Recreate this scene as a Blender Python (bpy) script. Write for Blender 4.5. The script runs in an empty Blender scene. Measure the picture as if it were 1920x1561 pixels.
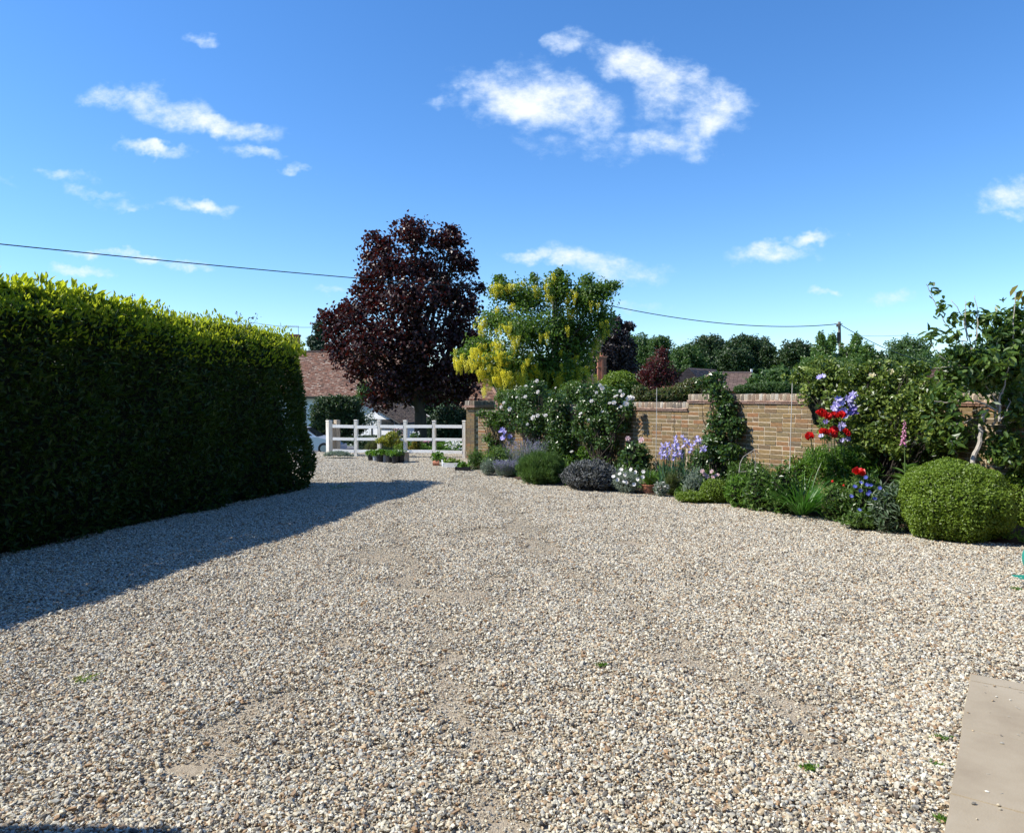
import bpy, math, random
import numpy as np
from mathutils import Vector, Matrix

R = math.radians
rng = np.random.default_rng(7)
random.seed(7)
C = bpy.context.scene.collection
scene = bpy.context.scene

# ------------------------------------------------------------------ camera
F = 1340.0; CX = 960.0; CY = 780.5; EYE = 1.6
PITCH = math.atan(37.5 / F)
cam_d = bpy.data.cameras.new('camera')
cam = bpy.data.objects.new('camera', cam_d); C.objects.link(cam)
cam.location = (0, 0, EYE)
cam.rotation_euler = (math.pi / 2 - PITCH, 0, 0)
cam_d.sensor_fit = 'HORIZONTAL'; cam_d.sensor_width = 36
cam_d.lens = 36 * F / 1920
cam_d.clip_start = 0.05; cam_d.clip_end = 3000
scene.camera = cam
scene.render.resolution_x = 1024; scene.render.resolution_y = 832

# ------------------------------------------------------------------ sun and exposure
SUN_EL = R(46)
S = Vector((-math.cos(SUN_EL), -0.075, math.sin(SUN_EL))).normalized()
sd = bpy.data.lights.new('sun', 'SUN'); sd.energy = 5.0; sd.angle = R(0.53); sd.color = (1.0, 0.958, 0.87)
so = bpy.data.objects.new('sun', sd); C.objects.link(so)
so.rotation_euler = S.to_track_quat('Z', 'Y').to_euler(); so.location = (-20, 0, 25)
scene.view_settings.view_transform = 'Standard'
scene.view_settings.look = 'None'
scene.view_settings.exposure = 0.50
scene.view_settings.gamma = 1
scene.view_settings.use_curve_mapping = False

# ------------------------------------------------------------------ world: sky with clouds
W = bpy.data.worlds.new('World'); scene.world = W; W.use_nodes = True
nt = W.node_tree; nt.nodes.clear()
def wn(t, **k):
    n = nt.nodes.new(t)
    for a, b in k.items(): setattr(n, a, b)
    return n
def wmath(op, a, b=None, c=None, clamp=False):
    n = wn('ShaderNodeMath', operation=op); n.use_clamp = clamp
    for i, v in enumerate((a, b, c)):
        if v is None: continue
        if isinstance(v, (int, float)): n.inputs[i].default_value = v
        else: nt.links.new(v, n.inputs[i])
    return n.outputs[0]
sky = wn('ShaderNodeTexSky', sky_type='NISHITA'); sky.sun_disc = False
sky.sun_elevation = SUN_EL; sky.sun_rotation = R(264)
sky.air_density = 1.0; sky.dust_density = 0.15; sky.ozone_density = 2.2; sky.altitude = 50
hs = wn('ShaderNodeHueSaturation'); hs.inputs['Saturation'].default_value = 1.24; hs.inputs['Hue'].default_value = 0.5
hs.inputs['Value'].default_value = 1.0
nt.links.new(sky.outputs[0], hs.inputs['Color'])
tc = wn('ShaderNodeTexCoord'); sep = wn('ShaderNodeSeparateXYZ')
nt.links.new(tc.outputs['Generated'], sep.inputs[0])
ysafe = wmath('MAXIMUM', wmath('ABSOLUTE', sep.outputs[1]), 0.05)
U = wmath('DIVIDE', sep.outputs[0], ysafe); V = wmath('DIVIDE', sep.outputs[2], ysafe)
comb = wn('ShaderNodeCombineXYZ'); nt.links.new(U, comb.inputs[0]); nt.links.new(V, comb.inputs[1]); nt.links.new(sep.outputs[1], comb.inputs[2])
def wnoise(scale, detail, rough, sy=1.6, off=0.0):
    m = wn('ShaderNodeMapping'); m.inputs['Scale'].default_value = (1, sy, 1); m.inputs['Location'].default_value = (off, off * .7, 0)
    nt.links.new(comb.outputs[0], m.inputs[0])
    n = wn('ShaderNodeTexNoise'); n.inputs['Scale'].default_value = scale; n.inputs['Detail'].default_value = detail
    n.inputs['Roughness'].default_value = rough; nt.links.new(m.outputs[0], n.inputs['Vector'])
    return n.outputs[0]
n_big = wnoise(9.0, 9, 0.62)
n_fine = wnoise(34.0, 6, 0.65, 1.4, 3.1)
warp = wnoise(14.0, 4, 0.6, 1.2, 7.7)
warp2 = wnoise(14.0, 4, 0.6, 1.2, 13.7)
Uw = wmath('ADD', U, wmath('MULTIPLY', wmath('SUBTRACT', warp, 0.5), 0.10))
Vw = wmath('ADD', V, wmath('MULTIPLY', wmath('SUBTRACT', warp2, 0.5), 0.06))
CLOUDS = [  # x, y, rx, ry, tilt(deg, down to the right), weight
 (985,190,112,50,14,1.0),(1085,222,78,38,8,1.05),(1070,275,105,26,8,.75),(1200,135,96,32,20,1.0),(1250,170,50,44,35,.9),(1320,215,72,50,0,1.15),(1255,205,50,50,0,.75),
 (1215,272,80,20,4,.75),(1300,265,40,26,0,.7),(1060,90,30,18,-30,.9),(930,160,60,24,-20,.55),(1110,300,50,16,0,.6),(840,195,34,12,0,.55),
 (255,196,95,20,4,.9),(330,215,70,26,10,.95),(430,250,92,19,6,1.05),(175,200,50,12,15,.7),(380,205,30,16,30,.6),
 (402,82,30,15,15,.95),(120,335,60,14,5,.9),(285,282,66,9,8,.85),(480,295,55,9,5,.95),(562,323,26,6,0,.7),
 (190,366,60,9,5,.85),(320,386,48,10,0,.65),(402,385,42,10,12,.9),(245,385,46,9,0,.7),
 (992,484,34,11,3,.9),(1125,490,95,20,5,1.0),(1170,508,70,20,0,.8),(1450,476,66,15,-3,1.0),(1522,449,38,9,0,.8),
 (1551,551,27,7,0,.9),(1667,565,48,15,-3,.85),(1885,365,46,28,-15,.85),(1892,405,18,10,0,.8),(355,498,36,9,5,.8),
 (155,508,55,8,3,.85),(215,478,95,8,5,.9),(640,545,40,7,0,.7),(1200,580,55,8,0,.7),(1745,562,22,8,0,.4),(15,340,40,8,5,.35)]
field = None
for (x, y, rx, ry, tilt, wt) in CLOUDS:
    u0 = (x - CX) / F; v0 = (743 - y) / F; a = -R(tilt); ca, sa = math.cos(a), math.sin(a)
    du = wmath('SUBTRACT', Uw, u0); dv = wmath('SUBTRACT', Vw, v0)
    p = wmath('MULTIPLY', wmath('MULTIPLY_ADD', du, ca, wmath('MULTIPLY', dv, sa)), F / rx)
    q = wmath('MULTIPLY', wmath('MULTIPLY_ADD', dv, ca, wmath('MULTIPLY', du, -sa)), F / ry)
    d2 = wmath('MULTIPLY_ADD', p, p, wmath('MULTIPLY', q, q))
    e = wmath('MULTIPLY', wmath('SUBTRACT', 1.68, wmath('MULTIPLY', d2, 0.70)), wt)
    field = e if field is None else wmath('SMOOTH_MAX', field, e, 0.3)
field = wmath('MAXIMUM', field, -1.2)
dens = wmath('ADD', field, wmath('MULTIPLY', wmath('SUBTRACT', n_big, 0.52), 4.2))
dens = wmath('ADD', dens, wmath('MULTIPLY', wmath('SUBTRACT', n_fine, 0.5), 2.0))
mr = wn('ShaderNodeMapRange', interpolation_type='SMOOTHSTEP'); mr.inputs['From Min'].default_value = 0.10; mr.inputs['From Max'].default_value = 2.5
nt.links.new(dens, mr.inputs['Value'])
front = wmath('GREATER_THAN', sep.outputs[1], 0.05)
up = wmath('GREATER_THAN', sep.outputs[2], 0.0)
# some scattered cloud everywhere else, so the sky carries on outside the view
cfac = wmath('MULTIPLY', wmath('MULTIPLY', mr.outputs[0], up), wmath('MULTIPLY_ADD', front, 0.97, 0.0))
mix = wn('ShaderNodeMix', data_type='RGBA'); nt.links.new(cfac, mix.inputs['Factor'])
grade = wn('ShaderNodeMix', data_type='RGBA', blend_type='MULTIPLY'); grade.inputs['Factor'].default_value = 1
nt.links.new(hs.outputs[0], grade.inputs['A'])
grade.inputs['B'].default_value = (0.98, 1.12, 1.31, 1)
nt.links.new(grade.outputs['Result'], mix.inputs['A'])
cl = wn('ShaderNodeMix', data_type='RGBA'); nt.links.new(mr.outputs[0], cl.inputs['Factor'])
cl.inputs['A'].default_value = (4.3, 5.7, 7.4, 1); cl.inputs['B'].default_value = (6.5, 6.75, 7.15, 1)
nt.links.new(cl.outputs['Result'], mix.inputs['B'])
bg = wn('ShaderNodeBackground'); bg.inputs['Strength'].default_value = 0.118
nt.links.new(mix.outputs['Result'], bg.inputs['Color'])
wo = wn('ShaderNodeOutputWorld'); nt.links.new(bg.outputs[0], wo.inputs[0])

# ------------------------------------------------------------------ projection helpers
cp, sp_ = math.cos(PITCH), math.sin(PITCH)
def at(px, py, depth):
    a = (px - CX) / F; b = (CY - py) / F
    d = np.array([a, cp + b * sp_, -sp_ + b * cp])
    t = depth / d[1]
    return np.array([0, 0, EYE]) + d * t
def ground(px, py, z=0.0):
    a = (px - CX) / F; b = (CY - py) / F
    d = np.array([a, cp + b * sp_, -sp_ + b * cp])
    return np.array([0, 0, EYE]) + d * ((z - EYE) / d[2])
def smooth(a, b, x):
    t = np.clip((x - a) / (b - a), 0, 1); return t * t * (3 - 2 * t)
def hgt(x, y):
    x = np.asarray(x, float); y = np.asarray(y, float)
    near = 0.012 * np.sin(x * 1.7 + 0.6 * y) * np.cos(y * 1.1 - .4 * x) + 0.008 * np.sin(x * 4.1 - y * 3.3) * np.sin(y * 3.1 + x * .7)
    near = near * (1 - smooth(14, 18, y))
    drop = -1.4 * smooth(20.6, 31, y - 0.1 * x)
    return near + drop

# ------------------------------------------------------------------ mesh builder
def norm(a):
    return a / np.maximum(np.linalg.norm(a, axis=-1, keepdims=True), 1e-9)
class MB:
    def __init__(s): s.v = []; s.f = []; s.t = []; s.n = 0
    def add(s, v, faces, tone=0.5):
        v = np.asarray(v, float).reshape(-1, 3)
        if isinstance(faces, np.ndarray): s.f.append(faces + s.n)
        else:
            by = {}
            for f in faces: by.setdefault(len(f), []).append(f)
            for k, l in by.items(): s.f.append(np.array(l) + s.n)
        s.v.append(v); s.n += len(v)
        s.t.append(np.full(len(v), tone) if np.isscalar(tone) else np.asarray(tone, float))
        return s
    def box(s, c, size, rot=0.0, tone=0.5, taper=1.0):
        x, y, z = [k / 2 for k in size]
        p = np.array([[-x,-y,-z],[x,-y,-z],[x,y,-z],[-x,y,-z],[-x*taper,-y*taper,z],[x*taper,-y*taper,z],[x*taper,y*taper,z],[-x*taper,y*taper,z]])
        ca, sa = math.cos(rot), math.sin(rot)
        p = np.c_[p[:,0]*ca - p[:,1]*sa, p[:,0]*sa + p[:,1]*ca, p[:,2]] + np.asarray(c)
        return s.add(p, np.array([[0,3,2,1],[4,5,6,7],[0,1,5,4],[1,2,6,5],[2,3,7,6],[3,0,4,7]]), tone)
    def tube(s, pts, rad, sides=6, tone=0.5, cap=True):
        pts = np.asarray(pts, float); n = len(pts)
        rad = np.full(n, rad) if np.isscalar(rad) else np.asarray(rad, float)
        tan = norm(np.gradient(pts, axis=0))
        ref = np.array([0, 0, 1.0]) if abs(tan[0][2]) < .9 else np.array([1.0, 0, 0])
        a = norm(np.cross(tan, ref)); b = np.cross(tan, a)
        th = np.arange(sides) * 2 * math.pi / sides
        ring = pts[:,None] + rad[:,None,None] * (np.cos(th)[None,:,None]*a[:,None] + np.sin(th)[None,:,None]*b[:,None])
        i = np.arange(n-1)[:,None]*sides; j = np.arange(sides)[None]; j2 = (j+1) % sides
        f = np.stack([i+j, i+j2, i+sides+j2, i+sides+j], -1).reshape(-1,4)
        base = s.n
        s.add(ring.reshape(-1,3), f, tone)
        if cap:
            s.f.append(np.array([list(range(sides))[::-1]]) + base); s.f.append(np.array([list(range(sides))]) + base + (n-1)*sides)
        return s
    def lathe(s, prof, c, sides=16, tone=0.5):
        prof = np.asarray(prof, float); n = len(prof); th = np.arange(sides)*2*math.pi/sides
        v = np.stack([prof[:,0][:,None]*np.cos(th), prof[:,0][:,None]*np.sin(th), np.repeat(prof[:,1][:,None], sides, 1)], -1) + np.asarray(c)
        i = np.arange(n-1)[:,None]*sides; j = np.arange(sides)[None]; j2 = (j+1) % sides
        f = np.stack([i+j, i+j2, i+sides+j2, i+sides+j], -1).reshape(-1,4)
        return s.add(v.reshape(-1,3), f, tone)
    def leaves(s, P, D, N, L, Wd, tone=None, fold=0.18, fine=False, droop=0.12):
        P = np.asarray(P, float); n = len(P)
        if n == 0: return s
        D = norm(D); Sd = norm(np.cross(D, N)); N2 = np.cross(Sd, D)
        L = np.broadcast_to(L, (n,))[:,None]; Wd = np.broadcast_to(Wd, (n,))[:,None]
        tone = rng.random(n) if tone is None else np.broadcast_to(tone, (n,))
        if not fine:
            v = np.stack([P, P+.42*L*D+.5*Wd*Sd+fold*Wd*N2, P+L*D-droop*L*N2, P+.42*L*D-.5*Wd*Sd+fold*Wd*N2], 1)
            o = np.arange(n)[:,None]*4
            f = np.concatenate([o+np.array([0,1,2]), o+np.array([0,2,3])])
            return s.add(v.reshape(-1,3), f, np.repeat(tone, 4))
        v = np.stack([P, P+.28*L*D+.46*Wd*Sd+fold*Wd*N2, P+.68*L*D+.42*Wd*Sd+(fold*Wd-.4*droop*L)*N2, P+L*D-droop*L*N2,
                      P+.68*L*D-.42*Wd*Sd+(fold*Wd-.4*droop*L)*N2, P+.28*L*D-.46*Wd*Sd+fold*Wd*N2], 1)
        o = np.arange(n)[:,None]*6
        f = np.concatenate([o+np.array([0,1,2,3]), o+np.array([0,3,4,5])])
        return s.add(v.reshape(-1,3), f, np.repeat(tone, 6))
    def blades(s, P, D, L, Wd, bend=0.5, seg=4, tone=None, tipw=0.15):
        """strap leaves: start at P, head along D, bend over towards the ground"""
        P = np.asarray(P, float); n = len(P); D = norm(D)
        L = np.broadcast_to(L, (n,)); Wd = np.broadcast_to(Wd, (n,)); bend = np.broadcast_to(bend, (n,))
        tone = rng.random(n) if tone is None else np.broadcast_to(tone, (n,))
        h = D.copy(); h[:,2] = 0; h = norm(h + 1e-4)
        ang = rng.random(n)*math.pi*2
        side = norm(np.stack([-h[:,1], h[:,0], np.zeros(n)], 1) + 0.5*np.stack([np.cos(ang), np.sin(ang), np.zeros(n)], 1))
        cur = P.copy(); d = D.copy(); vs = []
        for k in range(seg+1):
            t = k/seg; w = Wd*(0.65+0.6*t if t < .45 else (1-t)/.55*(.92-tipw)+tipw)
            vs += [cur - side*w[:,None]/2, cur + side*w[:,None]/2]
            d = norm(d + np.stack([h[:,0]*.35, h[:,1]*.35, -np.ones(n)], 1)*(bend*(0.25+t))[:,None]/seg*1.6)
            cur = cur + d*(L/seg)[:,None]
        v = np.stack(vs, 1); m = 2*(seg+1); o = np.arange(n)[:,None]*m
        f = np.concatenate([o+np.array([2*k,2*k+1,2*k+3,2*k+2]) for k in range(seg)])
        return s.add(v.reshape(-1,3), f, np.repeat(tone, m))
    def build(s, name, mat, parent=None, smoothf=False, mats=None, matidx=None):
        me = bpy.data.meshes.new(name)
        if s.n:
            v = np.concatenate(s.v)
            if parent is not None: v = v - np.array(parent.location)
            tone = np.concatenate(s.t)
            me.vertices.add(len(v)); me.vertices.foreach_set('co', v.astype(np.float32).ravel())
            tot = np.concatenate([np.full(len(f), f.shape[1]) for f in s.f]).astype(np.int32)
            idx = np.concatenate([f.ravel() for f in s.f]).astype(np.int32)
            me.loops.add(len(idx)); me.loops.foreach_set('vertex_index', idx)
            me.polygons.add(len(tot)); st = np.concatenate([[0], np.cumsum(tot)[:-1]]).astype(np.int32)
            me.polygons.foreach_set('loop_start', st); me.polygons.foreach_set('loop_total', tot)
            me.polygons.foreach_set('use_smooth', np.full(len(tot), bool(smoothf)))
            at_ = me.attributes.new('tone', 'FLOAT', 'POINT'); at_.data.foreach_set('value', tone.astype(np.float32))
            me.update(calc_edges=True); me.validate()
        if mat is not None: me.materials.append(mat)
        o = bpy.data.objects.new(name, me); C.objects.link(o)
        if parent is not None: o.parent = parent
        return o
def tag(o, label=None, cat=None, group=None, kind=None):
    if label: o['label'] = label
    if cat: o['category'] = cat
    if group: o['group'] = group
    if kind: o['kind'] = kind
    return o
def thing(name, label, cat, loc, group=None):
    o = bpy.data.objects.new(name, None); C.objects.link(o); o.empty_display_size = .1
    o.location = [float(k) for k in loc]; return tag(o, label, cat, group)
def put(src, name, parent, loc, rot=(0,0,0), scale=(1,1,1)):
    """one more piece that shares src's mesh; loc is in world space"""
    o = bpy.data.objects.new(name, src); C.objects.link(o); o.parent = parent
    o.location = Vector([float(k) for k in loc]) - parent.location; o.rotation_euler = rot; o.scale = scale
    return o

# ------------------------------------------------------------------ materials
def new_mat(name):
    m = bpy.data.materials.new(name); m.use_nodes = True; m.node_tree.nodes.clear()
    return m, m.node_tree
def N(t, ty, **k):
    n = t.nodes.new(ty)
    for a, b in k.items(): setattr(n, a, b)
    return n
def tone_node(t, objrand=False):
    a = N(t, 'ShaderNodeAttribute', attribute_name='tone')
    if not objrand: return a.outputs['Fac']
    oi = N(t, 'ShaderNodeObjectInfo'); s = N(t, 'ShaderNodeMath', operation='ADD')
    t.links.new(a.outputs['Fac'], s.inputs[0]); t.links.new(oi.outputs['Random'], s.inputs[1])
    f = N(t, 'ShaderNodeMath', operation='FRACT'); t.links.new(s.outputs[0], f.inputs[0]); return f.outputs[0]
def ramp(t, fac, cols, interp='LINEAR'):
    r = N(t, 'ShaderNodeValToRGB'); r.color_ramp.interpolation = interp
    e = r.color_ramp.elements
    for i, (p, c) in enumerate(cols):
        x = e[i] if i < 2 else e.new(p)
        x.position = p; x.color = (*c, 1)
    t.links.new(fac, r.inputs[0]); return r.outputs[0]
def leaf_mat(name, cols, trans=0.3, rough=0.42, tcol=(0.25, 0.42, 0.03), objrand=False, spec=0.5):
    m, t = new_mat(name)
    n = len(cols); c = ramp(t, tone_node(t, objrand), [(i/(n-1), k) for i, k in enumerate(cols)])
    p = N(t, 'ShaderNodeBsdfPrincipled'); t.links.new(c, p.inputs['Base Color'])
    p.inputs['Roughness'].default_value = rough; p.inputs['Specular IOR Level'].default_value = spec
    o = N(t, 'ShaderNodeOutputMaterial')
    if trans > 0:
        tr = N(t, 'ShaderNodeBsdfTranslucent')
        mx = N(t, 'ShaderNodeMix', data_type='RGBA', blend_type='MIX'); mx.inputs['Factor'].default_value = .6
        t.links.new(c, mx.inputs['A']); mx.inputs['B'].default_value = (*tcol, 1); t.links.new(mx.outputs['Result'], tr.inputs['Color'])
        ms = N(t, 'ShaderNodeMixShader'); ms.inputs[0].default_value = trans
        t.links.new(p.outputs[0], ms.inputs[1]); t.links.new(tr.outputs[0], ms.inputs[2]); t.links.new(ms.outputs[0], o.inputs[0])
    else: t.links.new(p.outputs[0], o.inputs[0])
    return m
def solid(name, cols, rough=0.8, scale=8.0, bump=0.3, bscale=60.0, stretch=(1,1,1), objrand=False, usetone=False, spec=0.3, metal=0.0, interp='LINEAR', toneamt=1.0, dist=0.01):
    """noise between colours in object space, or by the tone attribute with noise on top"""
    m, t = new_mat(name); tcn = N(t, 'ShaderNodeTexCoord')
    mp = N(t, 'ShaderNodeMapping'); mp.inputs['Scale'].default_value = stretch; t.links.new(tcn.outputs['Object'], mp.inputs[0])
    nz = N(t, 'ShaderNodeTexNoise'); nz.inputs['Scale'].default_value = scale; nz.inputs['Detail'].default_value = 6; nz.inputs['Roughness'].default_value = .65
    t.links.new(mp.outputs[0], nz.inputs['Vector'])
    n = len(cols); pos = [(i/(n-1) if usetone else .3 + .4*i/(n-1), k) for i, k in enumerate(cols)]
    if usetone:
        c = ramp(t, tone_node(t, objrand), pos, interp)
        vr = N(t, 'ShaderNodeMapRange'); vr.inputs['From Min'].default_value = .25; vr.inputs['From Max'].default_value = .75
        vr.inputs['To Min'].default_value = .62; vr.inputs['To Max'].default_value = 1.35; t.links.new(nz.outputs[0], vr.inputs['Value'])
        mx = N(t, 'ShaderNodeVectorMath', operation='SCALE'); t.links.new(c, mx.inputs[0]); t.links.new(vr.outputs[0], mx.inputs['Scale']); c = mx.outputs[0]
    else: c = ramp(t, nz.outputs[0], pos, interp)
    p = N(t, 'ShaderNodeBsdfPrincipled'); t.links.new(c, p.inputs['Base Color']); p.inputs['Roughness'].default_value = rough
    p.inputs['Specular IOR Level'].default_value = spec; p.inputs['Metallic'].default_value = metal
    if bump > 0:
        b2 = N(t, 'ShaderNodeTexNoise'); b2.inputs['Scale'].default_value = bscale; b2.inputs['Detail'].default_value = 5; t.links.new(mp.outputs[0], b2.inputs['Vector'])
        bp = N(t, 'ShaderNodeBump'); bp.inputs['Strength'].default_value = bump; bp.inputs['Distance'].default_value = dist
        t.links.new(b2.outputs[0], bp.inputs['Height']); t.links.new(bp.outputs[0], p.inputs['Normal'])
    o = N(t, 'ShaderNodeOutputMaterial'); t.links.new(p.outputs[0], o.inputs[0]); return m

M_stone = solid('flint_stone', [(.05,.045,.04),(.20,.185,.155),(.33,.20,.10),(.43,.36,.25),(.56,.50,.37),(.64,.59,.46),(.34,.33,.29),(.70,.66,.54),(.42,.30,.17),(.58,.52,.38),(.20,.19,.17),(.76,.73,.62)], .62, 55, .35, 300, usetone=True, dist=.002, spec=.35)
M_soil = solid('soil', [(.035,.022,.014),(.075,.048,.03),(.11,.075,.05)], .95, 9, .8, 50, dist=.02)
M_grass = solid('meadow', [(.03,.06,.012),(.05,.09,.02),(.08,.11,.035)], .95, 1.5, .8, 14, dist=.05)
M_asph = solid('asphalt', [(.085,.09,.105),(.13,.135,.15)], .85, 3, .3, 90)
M_slab = solid('sandstone_slab', [(.28,.225,.155),(.345,.285,.20),(.39,.33,.24)], .85, 2.2, .35, 140, dist=.004)
M_brick = solid('stock_brick', [(.23,.145,.068),(.16,.125,.07),(.25,.165,.07),(.18,.14,.075),(.21,.145,.07),(.20,.15,.08),(.27,.18,.08),(.13,.10,.065),(.24,.14,.065),(.26,.13,.062),(.19,.14,.07)], .9, 26, .7, 120, usetone=True, objrand=True, dist=.004)
M_coping = solid('coping_brick_mat', [(.22,.17,.12),(.11,.095,.08),(.28,.23,.165),(.36,.33,.28),(.17,.125,.09),(.25,.175,.12)], .95, 30, .8, 90, usetone=True, objrand=True, dist=.006)
M_mortar = solid('mortar', [(.48,.39,.27),(.60,.50,.37)], .95, 12, .4, 120)
M_crease = solid('creasing_tile_mat', [(.36,.21,.15),(.42,.29,.23),(.28,.16,.11)], .85, 20, .3, 90, usetone=True, objrand=True)
M_bark = solid('bark_dark', [(.035,.028,.022),(.075,.06,.045)], .95, 7, .9, 25, stretch=(1,1,.25), dist=.03)
M_twig = solid('bark_pale', [(.30,.26,.21),(.50,.46,.40)], .85, 22, .4, 80, stretch=(1,1,.4))
M_stem = solid('green_stem', [(.06,.10,.03),(.10,.15,.05)], .6, 20, 0)
M_rail = solid('white_painted_timber', [(.70,.67,.61),(.86,.84,.79),(.80,.77,.71)], .75, 6, .3, 60, stretch=(.3,.3,2))
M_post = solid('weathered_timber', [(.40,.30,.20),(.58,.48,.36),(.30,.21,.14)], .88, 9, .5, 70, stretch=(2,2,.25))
M_postlit = solid('sunlit_post_timber', [(.62,.56,.47),(.76,.72,.64),(.50,.42,.33)], .85, 9, .5, 70, stretch=(2,2,.25))  # lit copy of the post timber, sunlight put into the paler colour
M_tile = solid('clay_roof_tile', [(.20,.095,.065),(.28,.14,.09),(.14,.085,.065),(.34,.21,.15),(.23,.11,.075),(.46,.36,.28)], .85, 9, .4, 60, usetone=True)
M_tiledark = solid('weathered_roof_tile', [(.13,.095,.075),(.19,.135,.10),(.10,.08,.065),(.24,.18,.13)], .9, 9, .4, 60, usetone=True)
M_tilebrown = solid('brown_roof_tile', [(.17,.11,.085),(.21,.14,.11),(.15,.10,.08)], .9, 9, .3, 60, usetone=True)
M_white = solid('white_render', [(.72,.72,.72),(.80,.80,.79)], .9, 3, .15, 60)
M_black = solid('black_timber', [(.02,.02,.02),(.04,.038,.035)], .6, 9, .2, 60)
M_glass = solid('window_glass', [(.02,.025,.03),(.03,.035,.04)], .08, 2, 0, spec=.8)
M_redbrick = solid('red_brick', [(.30,.12,.075),(.38,.17,.10),(.24,.10,.07)], .9, 14, .5, 90, usetone=True, objrand=True)
M_plastic = solid('black_plastic_pot', [(.018,.018,.02),(.03,.03,.032)], .45, 9, 0)
M_greypl = solid('grey_plastic_pot', [(.28,.30,.33),(.36,.38,.41)], .5, 9, 0)
M_whitepl = solid('white_plastic', [(.70,.71,.72),(.78,.79,.80)], .45, 9, 0)
M_terra = solid('terracotta', [(.38,.15,.085),(.47,.21,.13)], .85, 14, .25, 90)
M_cane = solid('pale_cane', [(.50,.47,.42),(.64,.62,.58)], .7, 22, 0)
M_wire = solid('wire', [(.02,.02,.02),(.03,.03,.03)], .5, 5, 0)
M_carp = solid('car_paint', [(.48,.55,.66),(.50,.57,.68)], .25, 1, 0, spec=.6, metal=.2)
M_rubber = solid('tyre_rubber', [(.015,.015,.015),(.03,.03,.03)], .8, 20, 0)
M_alloy = solid('alloy', [(.4,.4,.42),(.5,.5,.52)], .35, 4, 0, metal=.8)
M_teal = solid('teal_plastic', [(.015,.22,.17),(.02,.27,.21)], .35, 5, 0)
M_core = solid('dark_inner_fill', [(.012,.016,.006),(.022,.024,.012)], .95, 9, .8, 30, dist=.05)  # near black, shade inside the foliage put into the colour
M_wood = solid('pole_timber', [(.16,.13,.10),(.26,.22,.18)], .9, 7, .4, 30, stretch=(2,2,.3))

G_laurel = leaf_mat('laurel_leaf', [(.016,.034,.006),(.024,.05,.007),(.034,.064,.009),(.05,.08,.012)], .22, .5, (.16,.28,.01), True, spec=.3)
G_young = leaf_mat('sunlit_young_laurel_leaf', [(.14,.20,.014),(.30,.37,.02),(.44,.48,.03),(.22,.29,.016)], .58, .45, (.58,.64,.03), True)  # yellow green young growth, with the hedge top's sunlit glow in the colour
G_maple = leaf_mat('copper_leaf', [(.022,.008,.008),(.036,.011,.010),(.050,.013,.010),(.028,.010,.010),(.075,.018,.013)], .18, .42, (.18,.015,.01), spec=.4)
G_labur = leaf_mat('laburnum_leaf', [(.05,.10,.012),(.085,.15,.018),(.13,.20,.028)], .42, .45, (.20,.36,.03))
G_yellow = leaf_mat('yellow_petal', [(.74,.64,.02),(.80,.72,.05),(.84,.80,.16),(.68,.64,.06)], .45, .6, (.90,.84,.10), True)
G_rose = leaf_mat('rose_leaf', [(.024,.06,.014),(.042,.095,.018),(.075,.14,.028),(.13,.19,.06)], .26, .34, (.16,.30,.03), spec=.6)
G_rosegr = leaf_mat('rose_leaf_light', [(.05,.10,.02),(.09,.16,.03),(.15,.23,.05)], .3, .4, (.25,.40,.03))
G_lime = leaf_mat('lime_leaf', [(.11,.18,.018),(.16,.24,.024),(.22,.31,.035),(.08,.14,.015)], .35, .45, (.32,.46,.03))
G_lav = leaf_mat('lavender_leaf', [(.06,.12,.022),(.085,.16,.03),(.13,.21,.05)], .25, .6, (.2,.36,.05))
G_sage = leaf_mat('purple_sage_leaf', [(.065,.072,.068),(.11,.115,.11),(.18,.185,.175),(.05,.05,.055)], .12, .7, (.15,.18,.12))
G_silver = leaf_mat('silver_leaf', [(.15,.20,.15),(.22,.27,.20),(.30,.34,.27)], .2, .7, (.3,.4,.2))
G_green = leaf_mat('garden_leaf', [(.03,.07,.013),(.06,.12,.02),(.095,.17,.03),(.15,.22,.05)], .28, .38, (.2,.38,.03))
G_bright = leaf_mat('bright_leaf', [(.05,.12,.010),(.09,.19,.017),(.15,.26,.03)], .32, .5, (.22,.45,.03))
G_clem = leaf_mat('clematis_leaf', [(.03,.065,.014),(.08,.13,.022),(.17,.23,.04),(.26,.31,.07)], .3, .36, (.3,.42,.04))
G_iris = leaf_mat('iris_leaf', [(.06,.14,.07),(.10,.20,.11),(.16,.27,.18)], .25, .45, (.15,.4,.1))
G_daylily = leaf_mat('daylily_leaf', [(.03,.10,.012),(.05,.15,.02),(.09,.21,.03)], .3, .4, (.15,.45,.03))
G_mag = leaf_mat('fruit_tree_leaf', [(.03,.07,.015),(.055,.11,.02),(.10,.17,.03),(.16,.23,.05)], .3, .40, (.26,.40,.03), spec=.45)
G_tree = leaf_mat('oak_leaf', [(.020,.042,.010),(.032,.062,.014),(.048,.085,.02)], .2, .5, (.10,.2,.02))
G_tree2 = leaf_mat('lime_tree_leaf', [(.04,.085,.018),(.06,.115,.025),(.085,.145,.035)], .28, .5, (.15,.3,.03))
G_con = leaf_mat('conifer_needles', [(.012,.035,.014),(.02,.05,.02),(.03,.065,.025)], .05, .6)
G_dark = leaf_mat('dark_purple_leaf', [(.018,.013,.014),(.03,.02,.02),(.05,.03,.025)], .12, .5, (.1,.03,.02))
G_berb = leaf_mat('berberis_leaf', [(.05,.014,.014),(.11,.02,.022),(.07,.03,.02),(.03,.015,.012)], .3, .45, (.3,.03,.03))
G_redt = leaf_mat('reddish_rose_leaf', [(.05,.09,.02),(.09,.13,.03),(.14,.09,.04),(.06,.11,.025)], .3, .4, (.25,.3,.04))
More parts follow.
